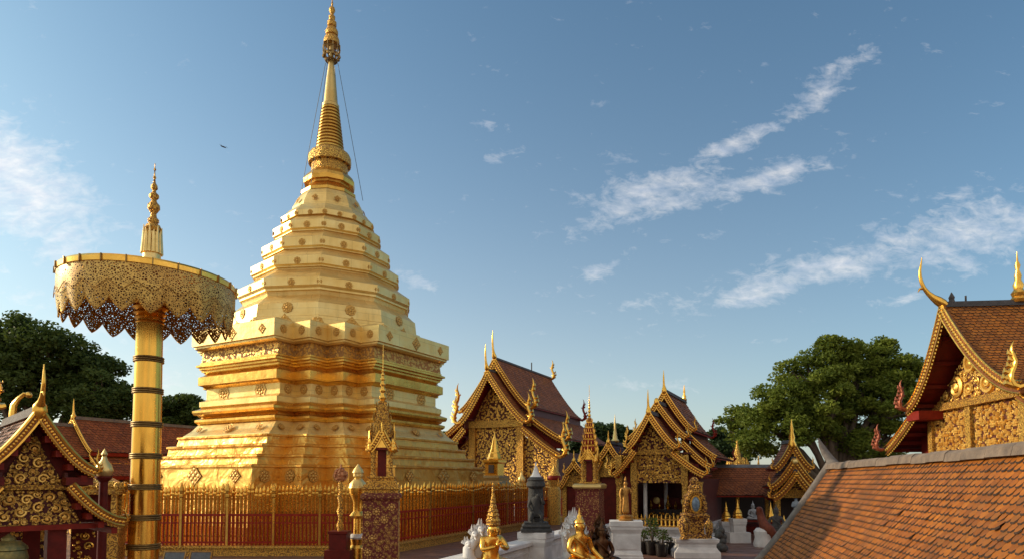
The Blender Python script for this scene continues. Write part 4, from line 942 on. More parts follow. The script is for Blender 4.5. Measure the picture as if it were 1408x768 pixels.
vr = vz(1328, 413, O, T3)[0]; mb = MB(); mb.tube([(0, vr, ap[1]), (0, vr, ap[1] + .33)], .03, 6); mb.build('lightning_rod', M_ridged, rh); mb = MB(); mb.lathe([(.12, 0), (.08, .12), (.10, .2), (.01, .38)], 8, (0, vr - .45, ap[1] + .08)); mb.build('ridge_stub', M_ridged, rh)
gy = .85; bzl = P(1291, 561, gy)[1]; gx0 = P(1286, 561, gy)[0]; gx1 = -gx0 * 1.02
bz = (P(1291, 561, gy)[1] + P(1391, 538, gy)[1]) / 2; gx1 = P(1402, 540, gy)[0]
gap = (0, P(1327, 474, gy)[1] + .15)
tri = [(gx0, bz + .08), (gx1, bz + .08), (gx1 * .62, bz + (gap[1] - bz) * .34), (gap[0] + .2, gap[1]), (gx0 * .62, bz + (gap[1] - bz) * .34)]
frame_panel(rh, tri, gy, M_rosette, 'gable_panel', .1)
mb = MB(); scrolls(mb, tri, gy - .01, .46, .045, 11, 3000); mb.build('scroll_pattern', M_satin, rh, 50)
build_box('tie_beam', M_orn, rh, gx0 - .4, gx1 + .3, gy - .16, gy + .06, bz - .16, bz + .10)
for a, b, sd in ((gx0 - .1, gx0 + (gx1 - gx0) * .42, 1), (gx0 + (gx1 - gx0) * .5, gx1 + .1, 2)):
    pn = frame_panel(rh, [(a, 3), (b, 3), (b, bz - .16), (a, bz - .16)], gy + .02, M_rosette, 'rosette_panel'); mb = MB()
    q = random.Random(sd); done = []
    for k in range(2600):
        x, z = q.uniform(a, b), q.uniform(bz - 2.2, bz - .2); r = q.uniform(.06, .14)
        if x - r < a or x + r > b or z + r > bz - .18 or any(math.hypot(x - c[0], z - c[1]) < (r + c[2]) * .95 for c in done): continue
        done.append((x, z, r)); mb.blob((x, gy, z), (r * .5, .06, r * .5), 6, 3)
        for j in range(6): mb.blob((x + r * .66 * math.cos(j * 1.047), gy, z + r * .66 * math.sin(j * 1.047)), (r * .34, .045, r * .34), 5, 3)
    mb.build('rosette_pattern', M_satin, pn, 45)
for x in (gx0 - .25, gx0 + (gx1 - gx0) * .46, gx1 + .2): build_box('pillar', M_ornb, rh, x - .15, x + .15, gy - .1, gy + .2, 0, bz - .16)
build_box('side_wall', M_red, rh, lL[0] * -1 - .5 if False else eR[0] - wl + .6 if False else lL[0] + .9 if lL[0] < eL[0] else eL[0], -(lL[0] + .9) if lL[0] < 0 else 0, gy + .2, 13.5, 0, lL[1] + .5)
for sg, e, l in ((-1, eL, lL),): build_box('bracket_beam', M_redb, rh, min(e[0], e[0] + .9), max(e[0], e[0] + .9), -.02, gy, e[1] - .52, e[1] - .2)

# ------------------------------------------------------------------ tiled roof at the lower right
OF = at(1142, 634, 18.0); O = (OF.x, OF.y); TF = R(166.8)
fr_ = thing('gallery_building', 'low building with sunlit orange tiled roof filling the lower right corner', 'building', (O[0], O[1], 0), TF)
v9 = 14.0; H = OF.z - .12
eav = hit(1058, 757, O, TF); eav = (eav[0] * 1.0, eav[1]); W = eav[0]
pts = slope(0, H, W, eav[1], 1.12); L = arc(pts)
ext = (W + .45, eav[1] - .48)
pts = slope(0, H, ext[0], ext[1], 1.14, 12)
mb = MB(); tile_sheet(mb, pts, .1, v9, .15, .12, 61); rf = mb.build('roof_slope', M_tile_o, fr_)
mb = MB(); tile_sheet(mb, slope(0, H, -ext[0], ext[1], 1.14, 12), .1, v9, .15, .12, 62); mb.build('roof_slope', M_tile_o, fr_)
for sg in (1, -1): mb = MB(); slab(mb, slope(0, H, sg * ext[0], ext[1], 1.14, 12), .12, v9, .06, .04); mb.build('soffit', M_redb, rf)
mb = MB(); q = random.Random(3); y = .0
while y < v9:                                                          # mortared ridge in short lengths
    l = q.uniform(.5, .8); a = q.uniform(-.012, .012); mb.prism([(-.17, H - .09 + a), (.17, H - .09 + a), (.14, H + .03 + a), (.08, H + .08 + a), (-.08, H + .08 + a), (-.14, H + .03 + a)], y, y + l - .012); y += l
mb.build('ridge_cap', plain('pale_mortar', (.24, .175, .125), (.12, .09, .07), .85, 0, 5, .5, .03), fr_)
for sg in (1, -1):
    mb = MB(); pv = slope(0, H, sg * ext[0], ext[1], 1.14, 12); vs = [(u, .03, z + .05) for u, z in pv]; mb.tube(vs, [.13] * len(vs), 8); mb.tube([(u, -.08, z - .05) for u, z in pv], [.08] * len(vs), 6); mb.build('verge', M_ridge, fr_, 60)
mb = MB(); ft = at(1130, 599, 18.0)
mb.tube([(-.05, .25, H + .02), (0, .02, H + .16), (.10, -.10, H + .36), (.20, -.13, H + .58), (.27, -.12, H + .78)], [.17, .15, .13, .085, .012], 8, .6); mb.build('ridge_horn', M_ridge, fr_, 60)
mb = MB(); mb.box((ext[0] - .12, v9 / 2 + .1, ext[1] - .16), (.06, v9, .22)); mb.build('fascia', M_ornb, fr_)
for y in (.45, v9 - .5): frame_panel(fr_, [(-ext[0] * .86, ext[1] + .1), (ext[0] * .86, ext[1] + .1), (0, H - .18)], y, M_red, 'gable_panel', .06)
mb = MB(); mb.box((0, v9 / 2 + .6, ext[1] / 2), (ext[0] * 2 - 1.2, v9 - .8, max(ext[1], .4))); mb.build('wall', M_red, fr_)

# ------------------------------------------------------------------ carved pavilion at the lower left
ZV = 13.0; OV = at(54, 567, ZV); O = (OV.x, OV.y); TV = R(45)
pv_ = thing('carved_pavilion', 'small dark pavilion with gilded scroll gable at lower left', 'pavilion', (O[0], O[1], 0), TV)
P = lambda x, y, v=0: uz(x, y, O, TV, v)
ap = P(54, 567); eR = P(131, 649); lR = P(173, 717); i0 = P(98, 666)
eL = (-eR[0], eR[1]); lL = (-lR[0], lR[1])
kw = dict(tm=M_tile_b, tw=.15, th=.12, wd=.15, bead=.034, gm=M_orn, lean=-.42, thick=.078)
roof_tier(pv_, 0, 4.0, ap, [eL, eR], 1.5, chofa_h=.82, flame_h=.5, seed=71, ridge_m=M_ridge, **kw)
roof_tier(pv_, .12, 4.0, [(-i0[0], i0[1]), i0], [lL, lR], 1.7, apex=False, flame_h=.42, seed=75, **kw)
M_pvp = carved('close_gilded_scroll_ground', (.80, .48, .10), MAROON, 17, .50, .6, depth=.02)
gy = .52; bz = P(30, 668, gy)[1]; bz2 = P(30, 724, gy)[1]
gw = P(88, 668, gy)[0]; gw2 = P(112, 722, gy)[0]
gs = slope(0, ap[1] - .1, eR[0], eR[1] - .06, 1.5, 6); gs = [p for p in gs if p[1] > bz + .05]
full = [(-x, z) for x, z in gs[::-1]] + gs[1:] + [(gs[-1][0], bz), (-gs[-1][0], bz)]
frame_panel(pv_, full, gy + .03, M_red, 'gable_backing')
tri = [(-gw, bz + .03), (gw, bz + .03), (gw * .45, bz + (ap[1] - bz) * .42), (0, ap[1] - .3), (-gw * .45, bz + (ap[1] - bz) * .42)]
frame_panel(pv_, tri, gy, M_pvp); mb = MB(); scrolls(mb, tri, gy - .01, .13, .030, 17, 2200); mb.build('scroll_pattern', M_satin, pv_, 50)
low = [(-gw2, bz2 + .03), (gw2, bz2 + .03), (gw * .98, bz - .08), (-gw * .98, bz - .08)]
frame_panel(pv_, [(-lR[0] + .15, lR[1]), (lR[0] - .15, lR[1]), (i0[0] + .1, i0[1] - .1), (i0[0], bz), (-i0[0], bz), (-i0[0] - .1, i0[1] - .1)], gy + .12, M_red, 'frieze_backing'); frame_panel(pv_, low, gy + .02, M_pvp, 'frieze_panel'); mb = MB(); scrolls(mb, low, gy + .005, .13, .030, 19, 2200); mb.build('scroll_pattern', M_satin, pv_, 50)
build_box('tie_beam', M_orn, pv_, -gw - .1, gw + .1, gy - .09, gy + .05, bz - .07, bz + .03)
build_box('lower_beam', M_redb, pv_, -gw2 - .25, gw2 + .25, gy - .08, gy + .12, bz2 - .08, bz2 + .03)
for sx in (-1, 1): build_box('bracket_beam', M_red, pv_, *sorted((sx * gw * .9, sx * eR[0] * .98)), .05, gy + .1, eR[1] - .26, eR[1] - .1)
for sx in (-1, 1):
    for y in (gy + .1, gy + 2.9): build_box('post', M_red, pv_, sx * gw * .88 - .17, sx * gw * .88 + .17, y, y + .34, 0, bz2 - .08)
frame_panel(pv_, [(-gw2, 0), (gw2, 0), (gw2, bz2), (-gw2, bz2)], 3.5, M_panel, 'back_panel'); build_box('floor', M_white, pv_, -lR[0], lR[0], 0.2, 4, 0, .35)
# finials along its ridge
mb = MB(); k = vz(17, 560, O, TV); mb.tube([(0, k[0], ap[1]), (.02, k[0] - .02, k[1] + .06), (.10, k[0] - .05, k[1] + .22), (.2, k[0] - .12, k[1] + .34), (.28, k[0] - .14, k[1] + .32)], [.08, .07, .05, .045, .06], 7); mb.blob((.28, k[0] - .14, k[1] + .32), .075, 8, 5); mb.build('ridge_finial', M_gold, pv_, 50)
mb = MB(); k = vz(3, 555, O, TV); flame(mb, (0, k[1]), -1, .8, k[0], spikes=6, thick=.09); mb.build('ridge_finial', M_gold, pv_, 50)

# ------------------------------------------------------------------ long cloister behind the pavilion
A = at(60, 570, 36.0); B = at(300, 591, 46.0); ang = math.atan2(B.y - A.y, B.x - A.x); Lc = (B - A).length
cl_ = thing('cloister', 'long red tiled cloister between the pavilion and the stupa', 'cloister', (A.x, A.y, 0), ang - R(90))
# local y runs along the ridge; the court side is +x
zr = (A.z + B.z) / 2; ce = 3 + (660 - 623) * 39 / F; 
roof_tier(cl_, 1.6, Lc + 6, (0, zr), [(-1.9, ce), (1.9, ce)], 1.2, tm=M_tile_r, tw=.26, th=.2, wd=.2, bead=.06, chofa_h=1.0, thick=.09, seed=81, ridge_m=M_ridge, lean=-.05)
roof_tier(cl_, 0, 1.9, (0, zr - .45), [(-1.8, ce - .3), (1.8, ce - .3)], 1.2, tm=M_tile_r, tw=.26, th=.2, wd=.22, bead=.06, chofa_h=1.0, flame_h=.7, thick=.09, seed=83, ridge_m=M_ridge, lean=-.05)
roof_tier(cl_, 1.6, Lc + 6, [(-1.7, ce - .2), (1.7, ce - .2)], [(-3.0, ce - 1.35), (3.0, ce - 1.35)], 1.05, apex=False, tm=M_tile_r, tw=.26, th=.2, wd=.18, bead=.06, seed=85)
build_box('eave_board', M_redb, cl_, 1.86, 1.94, 1.5, Lc + 6, ce - .22, ce - .04); build_box('eave_board', M_redb, cl_, 2.95, 3.03, 1.5, Lc + 6, ce - 1.55, ce - 1.36)
build_box('wall', M_panelf, cl_, -2.2, 2.2, 1.2, Lc + 6, 0, ce - .6)

# ------------------------------------------------------------------ gallery and gate between the shrine and the right hall
GA = at(984, 640, 37.0); gl = thing('gallery', 'low open gallery with brown tiled roof beside the shrine hall', 'gallery', (GA.x, GA.y + 1.6, 0), R(90))
gw_ = at(1090, 640, 37).x - GA.x; ze = 3 - (681 - 660) * 35.4 / F; zr = GA.z
# local y runs towards -x in the world after the quarter turn, so the length is laid out backwards
roof_tier(gl, -gw_ - .6, .4, (0, zr), [(-1.9, ze), (1.9, ze)], 1.1, tm=M_tile_r, tw=.22, th=.18, wd=.16, bead=.05, seed=91, ridge_m=plain('grey_blue_ridge', (.19, .21, .24), (.1, .11, .13), .7), soffit=True)
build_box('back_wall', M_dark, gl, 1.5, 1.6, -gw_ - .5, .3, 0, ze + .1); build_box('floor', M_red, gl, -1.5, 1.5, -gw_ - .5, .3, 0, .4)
for y in (.15, -1.25, -2.9, -gw_ + .1):
    mb = MB(); mb.box((-1.45, y, .5), (.24, .24, 1.0)); mb.box((-1.45, y, (ze + 1) / 2 + .05), (.16, .16, ze - .9)); mb.build('pillar', M_white if y > 0 else M_orn, gl)
gt = at(1096, 715, 35.0); gate = thing('gate_pavilion', 'narrow gate with triple tiered gold flame gable beside the low gallery', 'gate', (gt.x, gt.y, 0), R(-4)); k = 35.0 / F
zz = lambda y: at(1096, y, 35.0).z
for i, (pk, ev, hw, yy) in enumerate(((606, 643, 26, .5), (630, 668, 33, .2), (648, 683, 33, 0))):
    roof_tier(gate, yy, yy + 1.4, (0, zz(pk)), [(-hw * k, zz(ev)), (hw * k, zz(ev))], 1.45, tm=M_tile_b, tw=.2, th=.16, wd=.3, bead=.075, gm=M_ornb, flame_h=.62 if i < 2 else .8, thick=.11, seed=95 + i, fm=M_gold)
mb = MB(); mb.lathe([(.2, zz(614)), (.24, zz(610)), (.14, zz(604)), (.17, zz(600)), (.09, zz(592)), (.1, zz(589)), (.008, zz(574))], 10, (0, .5, 0)); mb.build('spire', M_gold, gate, 40)
mb = MB(); mb.lathe([(.02, -.1), (.2, -.06), (.15, 0), (.12, .06), (.02, .1)], 14); mb.xf(Matrix.Translation((0, .1, zz(634))) @ Matrix.Rotation(R(90), 4, 'X')); mb.build('boss', M_goldpale, gate, 40)
tri = [(-24 * k, zz(673)), (24 * k, zz(673)), (0, zz(652))]; frame_panel(gate, tri, .45, M_panel)
for sx in (-1, 1): mb = MB(); mb.sq([(.2, 0), (.2, .5), (.15, .6), (.15, zz(682)), (.2, zz(676))], (sx * 22 * k, .55, 0)); mb.build('pillar', M_ornb, gate)
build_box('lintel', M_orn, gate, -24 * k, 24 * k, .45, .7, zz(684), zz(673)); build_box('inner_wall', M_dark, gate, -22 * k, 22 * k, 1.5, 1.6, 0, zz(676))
# ------------------------------------------------------------------ pedestals, shrines and ornaments in the court
def px_w(n, Z): return n * Z / F
g0 = at(525, 663, 20.0); t = thing('mosaic_pedestal', 'square dark pedestal covered with round gold mosaic rosettes', 'pedestal', (g0.x, 20, 0), R(8)); w_ = px_w(50, 20); zt_ = g0.z
mb = MB(); h_ = w_ / 2; mb.sq([(h_ * 1.15, 0), (h_ * 1.15, .2), (h_ * .93, .32), (h_ * .93, zt_ - .55), (h_ * 1.0, zt_ - .50)]); mb.build('shaft', M_mosaic, t)
mb = MB(); mb.sq([(h_ * .97, zt_ - .52), (h_ * 1.06, zt_ - .46), (h_ * 1.06, zt_ - .36), (h_ * .95, zt_ - .30)]); mb.build('collar', M_mosaic, t)
mb = MB(); mb.sq([(h_ * .90, zt_ - .31), (h_ * .90, zt_ - .22), (h_ * 1.0, zt_ - .18), (h_ * 1.0, zt_ - .12), (h_ * .92, zt_ - .1), (h_ * .92, zt_ - .05), (h_ * .8, zt_ - .04), (h_ * .8, zt_)]); mb.build('cap', M_orn, t)
rs = None; q = random.Random(5)
for f in range(4):
    done = []; mb = MB()
    for k in range(700):
        x, z = q.uniform(-h_ * .86, h_ * .86), q.uniform(.4, zt_ - .6); r = q.choice((.05, .07, .09, .12, .12))
        if abs(x) + r > h_ * .9 or any(math.hypot(x - c[0], z - c[1]) < r + c[2] + .008 for c in done): continue
        done.append((x, z, r)); mb.blob((x, -h_ * .935, z), (r * .45, .03, r * .45), 8, 4)
        for j in range(8): a = j * math.pi / 4; mb.blob((x + r * .74 * math.cos(a), -h_ * .935, z + r * .74 * math.sin(a)), (r * .26, .022, r * .26), 5, 3)
    mb.xf(Matrix.Rotation(f * math.pi / 2, 4, 'Z')); mb.build('mosaic_pattern', plain('mosaic_gilt', (.72, .44, .13), (.45, .22, .06), .42, .65, 9, .3) if f == 0 else bpy.data.materials['mosaic_gilt'], t, 45)
t = thing('spired_pavilion', 'slender gilded miniature pavilion with needle spire standing on the mosaic pedestal', 'shrine', (g0.x, 20, zt_), R(8))
prasat(t, px_w(27, 20), 0, .80, .48, [(.42, .80), (.36, .74), (.30, .72)], 1.75)

b0 = at(491, 762, 21.5); t = thing('lotus_ornament', 'gold post stacked with two pale lotus buds left of the mosaic pedestal', 'pillar', (b0.x, 21.5, 0)); zq = lambda y: at(491, y, 21.5).z
mb = MB(); mb.lathe([(.28, 0), (.28, zq(752)), (.20, zq(748)), (.24, zq(740)), (.13, zq(734)), (.13, zq(712)), (.27, zq(708)), (.15, zq(702)), (.15, zq(690)), (.22, zq(684)), (.30, zq(676)), (.30, zq(668))], 16); mb.build('shaft', M_gold, t, 35)
mb = MB(); mb.lathe([(.31, zq(670)), (.27, zq(664)), (.12, zq(657)), (.08, zq(656))], 16); mb.build('lotus_bud', M_goldpale, t, 35)
mb = MB(); mb.lathe([(.1, zq(657)), (.16, zq(654)), (.16, zq(650)), (.19, zq(649)), (.15, zq(645)), (.01, zq(637))], 12); mb.build('lotus_bud', M_goldpale, t, 35)
mb = MB(); mb.lathe([(.2, zq(742)), (.27, zq(738)), (.2, zq(733))], 14); mb.build('pale_ring', M_white, t, 40)

b0 = at(467, 762, 21.0); t = thing('flower_standard', 'gilded round flower head on a thin post with dark red box foot', 'ornament', (b0.x, 21, 0)); zq = lambda y: at(467, y, 21).z
mb = MB(); mb.box((0, 0, zq(752) * .5), (.8, .7, zq(757))); mb.sq([(.27, zq(760)), (.27, zq(733)), (.31, zq(732)), (.31, zq(729))]); mb.build('foot', M_red, t)
mb = MB(); mb.lathe([(.06, zq(730)), (.12, zq(722)), (.05, zq(712)), (.12, zq(702)), (.05, zq(694)), (.10, zq(684)), (.05, zq(676)), (.09, zq(668)), (.05, zq(660))], 10); mb.build('post', M_orn, t, 40)
mb = MB(); z0 = zq(652)
for k in range(60):
    d = Vector((q.gauss(0, 1), q.gauss(0, 1) * .6, q.gauss(0, 1))).normalized(); mb.blob((d.x * .19, d.y * .13, z0 + d.z * .19), .055, 5, 3)
mb.blob((0, 0, z0), (.18, .12, .18), 8, 6); mb.tube([(0, 0, z0 + .15), (0, 0, z0 + .36)], [.05, .01], 6); mb.build('flower_head', plain('rosy_gilding', (.62, .30, .14), (.35, .12, .05), .4, .6, 10, .5), t)

for px, lab in ((239, 'small slanted slate information board, the one nearest the parasol pole'), (275, 'small slanted slate information board, farther from the parasol pole')):
    b0 = at(px, 757, 22.5); t = thing('information_board', lab, 'sign', (b0.x, 22.5, 0), 0, 'slate boards before the red railing'); w_ = px_w(29, 22.5); hz = b0.z
    rot = Matrix.Translation((0, 0, hz - .34)) @ Matrix.Rotation(R(-22), 4, 'X')
    mb = MB(); mb.box((0, 0, 0), (w_ - .06, .02, .64)); mb.xf(rot); mb.build('panel', M_board, t)
    mb = MB()
    for sx in (-1, 1): mb.box((sx * w_ / 2, 0, 0), (.05, .05, .72))
    for sz in (-1, 1): mb.box((0, 0, sz * .335), (w_ - .05, .05, .05))
    mb.xf(rot); mb.build('frame', M_ring, t)
    for sx in (-1, 1): mb = MB(); mb.tube([(sx * w_ * .4, .12, 0), (sx * w_ * .4, .1, hz - .3)], .025, 6); mb.build('leg', M_dark, t)

b0 = at(143, 650, 17.0); t = thing('lotus_post', 'post topped by a gold onion bud at the pavilion eave', 'post', (b0.x, 17, 0)); zq = lambda y: at(143, y, 17).z
mb = MB(); mb.lathe([(.12, 0), (.10, zq(662)), (.2, zq(656)), (.2, zq(654))], 10); mb.build('post', M_red, t, 40)
mb = MB(); mb.lathe([(.12, zq(656)), (.20, zq(650)), (.22, zq(646)), (.17, zq(638)), (.08, zq(632)), (.05, zq(627)), (.08, zq(624)), (.05, zq(621)), (.005, zq(616))], 14); mb.build('bud', M_goldpale, t, 40)

b0 = at(141, 712, 19.5); t = thing('gilded_shrine', 'small glittering gold shrine tucked behind the pavilion eave', 'shrine', (b0.x, 19.5, 0), R(20)); zb = at(141, 712, 19.5).z; zp = at(141, 655, 19.5).z
mb = MB(); moulded_plinth(mb, 1.2, zb + .1); mb.build('plinth', M_orn, t)
for sx in (-1, 1):
    for sy in (-1, 1): mb = MB(); mb.sq([(.07, zb), (.07, zb + .75)], (sx * .36, sy * .36, 0)); mb.build('column', M_ornb, t)
mb = MB(); mb.sq([(.52, zb + .72), (.55, zb + .8), (.4, zb + .9), (.42, zb + .95), (.36, zb + 1.08), (.2, zb + 1.2), (.06, zp), (.01, zp + .2)])
for k in range(4):
    for sx in (-1, 0, 1):
        a = k * math.pi / 2; x, y = sx * .45, -.5; c, s = math.cos(a), math.sin(a); mb.blob((x * c - y * s, x * s + y * c, zb + .95), (.1, .1, .14), 6, 4)
mb.build('roof', M_ornb, t); mb = MB(); mb.sq([(.28, zb), (.28, zb + .75)]); mb.build('core', M_red, t)
b0 = at(116, 726, 15.5); t = thing('carved_screen', 'upright gilded scroll panel standing right of the pavilion post', 'screen', (b0.x, 15.5, 0), R(30)); hz = b0.z
mb = MB(); mb.box((0, 0, hz / 2), (.52, .08, hz)); mb.build('board', M_red, t); mb = MB(); scrolls(mb, [(-.24, .6), (.24, .6), (.24, hz - .04), (-.24, hz - .04)], -.045, .13, .03, 8, 500); mb.build('scroll_pattern', M_gold, t, 50)
b0 = at(12, 735, 13.0); t = thing('lidded_urn', 'weathered green gold lidded urn at the lower left corner', 'urn', (b0.x, 10.5, 0)); t.location.y = 13.0; z9 = b0.z
M_verd = plain('verdigris_gilding', (.34, .26, .08), (.10, .11, .05), .45, .6, 12, .6)
mb = MB(); mb.lathe([(.22, 0), (.24, z9 - 1.0), (.16, z9 - .9), (.30, z9 - .6), (.34, z9 - .45), (.30, z9 - .30), (.22, z9 - .27)], 18); mb.build('jar', M_verd, t, 40)
mb = MB(); mb.lathe([(.33, z9 - .28), (.31, z9 - .22), (.20, z9 - .12), (.12, z9 - .1), (.12, z9 - .05), (.05, z9), (.01, z9 + .03)], 18); mb.build('lid', M_verd, t, 40)

# behind the receding fence
b0 = at(680, 668, 46.0); t = thing('small_chedi', 'small weathered gold chedi with ringed spire before the lattice gable', 'chedi', (b0.x, 46, 0), R(-26)); k = 46 / F; zq = lambda y: at(680, y, 46).z
mb = MB(); mb.sq([(17 * k, 0), (17 * k, zq(664)), (15 * k, zq(660)), (15 * k, zq(656)), (12 * k, zq(653))]); mb.build('base', M_ring, t)
mb = MB(); mb.sq([(9.5 * k, zq(654)), (9.5 * k, zq(637)), (12 * k, zq(635)), (12 * k, zq(632))]); mb.build('niche_block', M_gold, t); mb = MB(); mb.box((0, -9.6 * k, zq(644)), (8 * k, .1, 11 * k)); mb.build('niche', M_dark, t)
mb = MB(); mb.lathe([(10.5 * k, zq(633)), (11 * k, zq(630)), (9 * k, zq(627)), (8.5 * k, zq(624)), (6.5 * k, zq(621)), (6.5 * k, zq(619)), (5 * k, zq(616)), (4.6 * k, zq(612)), (3.8 * k, zq(610)), (3 * k, zq(605)), (1.2 * k, zq(599)), (.2 * k, zq(592))], 10); mb.build('spire', M_gold, t, 30)
for px, top, wd, lab, kind in ((762, 640, 9, 'squat red and gold lidded jar just behind the far railing', 'jar'), (717, 650, 4.5, 'plain gold bud just behind the far railing beside the stone statue', 'bud')):
    Z = 45.0; k = Z / F; b0 = at(px, 690, Z); zq = lambda y: at(px, y, Z).z
    t = thing('gilded_' + kind, lab, kind, (b0.x, Z, 0)); H = 26 if kind == 'jar' else 14
    mb = MB(); mb.lathe([(wd * k, 0), (wd * k, zq(top + H + 8)), (wd * .7 * k, zq(top + H + 2))], 12); mb.build('stand', M_orn, t, 40)
    mb = MB(); mb.lathe([(wd * .7 * k, zq(top + H + 2)), (wd * k, zq(top + H * .8)), (wd * 1.05 * k, zq(top + H * .55)), (wd * .8 * k, zq(top + H * .35)), (wd * .35 * k, zq(top + H * .2)), (.02, zq(top - 3))], 14); mb.build('body', M_goldpale if kind == 'bud' else M_ornb, t, 40)
    if kind == 'jar': mb = MB(); mb.lathe([(wd * 1.04 * k, zq(top + H * .75)), (wd * 1.09 * k, zq(top + H * .65)), (wd * 1.09 * k, zq(top + H * .58)), (wd * k, zq(top + H * .5))], 14); mb.build('band', M_redb, t, 40)

# white balustrade and its statues
W0 = at(640, 790, 14.2); W0 = Vector((-.4 - (17.8 - 13.6) * .381, 13.6, 0)); W1 = Vector((2.04, 24.2, 0)); d = W1 - W0; wa = math.atan2(d.y, d.x); LW = d.length; wh = 3 - (751 - 660) * 17.8 / F
t = thing('balustrade', 'low white moulded balustrade wall running below the stone statue', 'wall', (W0.x, W0.y, 0), wa)
mb = MB(); mb.box((LW / 2, 0, wh * .45), (LW, .34, wh * .9)); mb.box((LW / 2, 0, .12), (LW, .5, .24)); mb.box((LW / 2, 0, wh * .72), (LW, .40, .05)); mb.box((LW / 2, 0, wh * .28), (LW, .42, .07)); mb.build('wall', M_white, t)
mb = MB(); mb.sq([(.23, wh - .17), (.30, wh - .13), (.30, wh - .03), (.26, wh)]); mb.v = [(LW / 2 + x * (LW / 2) / abs(x) if x else x, y, z) for x, y, z in mb.v]; mb.build('cap', M_white, t)
mb = MB(); mb.box((LW - .35, -.19, wh * .42), (.9, .06, wh * .72)); mb.build('dark_panel', M_stone, t)
sp0 = at(737, 729, 20.0); zb = sp0.z
t = thing('pier', 'broad white pier rising from the balustrade under the dark stone statue', 'pedestal', (sp0.x, 20, 0), wa); k = 20 / F
mb = MB(); moulded_plinth(mb, 40 * k, zb - .02); mb.build('block', M_white, t)
t = thing('stone_statue', 'dark weathered stone figure with a white cone finial on white pier', 'statue', (sp0.x, 20, zb), R(0)); hs = at(737, 655, 20).z - zb
mb = MB(); mb.sq([(.46, -.02), (.46, .06), (.40, .10), (.43, .16), (.36, .22), (.36, .27)]); mb.build('base', M_dstone, t)
mb = MB(); mb.lathe([(.24, .25), (.25, hs * .5), (.22, hs * .82)], 10, (0, .12, 0)); mb.build('back_slab', M_dstone, t, 40)
mb = MB(); mb.lathe([(.24, hs * .80), (.29, hs * .83), (.29, hs * .88), (.25, hs * .92), (.27, hs * .95), (.18, hs)], 12, (0, .05, 0)); mb.build('canopy', M_dstone, t, 40)
mb = MB(); mb.lathe([(.18, hs), (.12, hs + .07), (.07, hs + .22), (.02, hs + .36), (.03, hs + .40), (.005, hs + .46)], 12, (0, .05, 0)); mb.build('cone_finial', M_white, t, 40)
J = {'pelvis': ((0, -.08, .52), (.15, .12)), 'waist': ((0, -.06, .68), .115), 'chest': ((.02, -.10, .88), (.15, .11)), 'neck': ((.05, -.16, 1.02), .06), 'head': ((.08, -.20, 1.13), .095),
     'ls': ((-.15, -.08, .95), .06), 'le': ((-.24, -.12, .74), .05), 'lw': ((-.12, -.24, .60), .035), 'rs': ((.18, -.10, .95), .06), 're': ((.24, -.22, .80), .05), 'rw': ((.16, -.27, 1.00), .035),
     'lh': ((-.11, -.10, .48), .1), 'lk': ((-.16, -.27, .44), .075), 'la': ((-.15, -.24, .27), .05), 'lf': ((-.16, -.33, .26), .04), 'rh': ((.11, -.10, .48), .1), 'rk': ((.18, -.28, .50), .075), 'ra': ((.14, -.25, .27), .05), 'rf': ((.15, -.34, .26), .04)}
E = [('pelvis', 'waist'), ('waist', 'chest'), ('chest', 'neck'), ('neck', 'head'), ('chest', 'ls'), ('ls', 'le'), ('le', 'lw'), ('chest', 'rs'), ('rs', 're'), ('re', 'rw'), ('pelvis', 'lh'), ('lh', 'lk'), ('lk', 'la'), ('la', 'lf'), ('pelvis', 'rh'), ('rh', 'rk'), ('rk', 'ra'), ('ra', 'rf')]
def ex(mb): face(mb, (.08, -.21, 1.12), .09, (.3, -1, 0)); hand(mb, (-.12, -.24, .60), (.6, -.6, -.5), (0, -.5, 1), .10); hand(mb, (.16, -.27, 1.0), (-.5, .3, .9), (0, -1, .2), .10)
figure('figure', J, E, M_dstone, t, extra=ex)

# crowned golden statue with white naga at its back, at the lower edge
def naga_hood(root, x, y, z0, h, w, mat, n=7, name='naga_hood', rz=0):
    """a rearing fan of crested serpent heads merging into one broad hood"""
    mb = MB(); mb.tube([(x, y + .08, z0), (x, y + .10, z0 + h * .35), (x, y + .08, z0 + h * .62)], [w * .34, w * .42, w * .30], 12, .55)
    for i in range(n):
        f = (i - (n - 1) / 2) / ((n - 1) / 2); hh = h * (1 - .34 * abs(f) ** 1.6); tx = x + f * w * .46
        mb.tube([(x + f * w * .22, y + .06, z0 + hh * .2), (x + f * w * .40, y + .07, z0 + hh * .5), (tx, y + .02, z0 + hh * .70), (tx + f * .02, y - .07, z0 + hh * .78), (tx + f * .03, y - .19, z0 + hh * .73)], [w * .17, w * .18, w * .15, w * .12, w * .04], 8)
        mb.tube([(tx, y - .10, z0 + hh * .70), (tx + f * .02, y - .22, z0 + hh * .66)], [w * .06, w * .02], 6)
        for j in range(4):
            e = (j - 1.5) * .11; mb.tube([(tx + e * w * .5, y + .02, z0 + hh * .76), (tx + (f * .08 + e) * w, y + .05, z0 + hh * (.88 - abs(e) * .4)), (tx + (f * .10 + e * .8) * w, y + .02, z0 + hh * (1.02 - abs(e) * .9))], [w * .07, w * .055, .006], 5)
        for sx in (-1, 1): mb.blob((tx + f * .02 + sx * w * .07, y - .11, z0 + hh * .79), w * .028, 6, 4)
    return mb.build(name, mat, root, 60)
b0 = at(676, 768, 15.5); zw = wh
t = thing('white_naga', 'white rearing naga serpent behind the crowned gold statue', 'statue', (b0.x - .28, 15.75, zw - .35), R(15)); 
hz = at(650, 706, 15.7).z - (zw - .35)
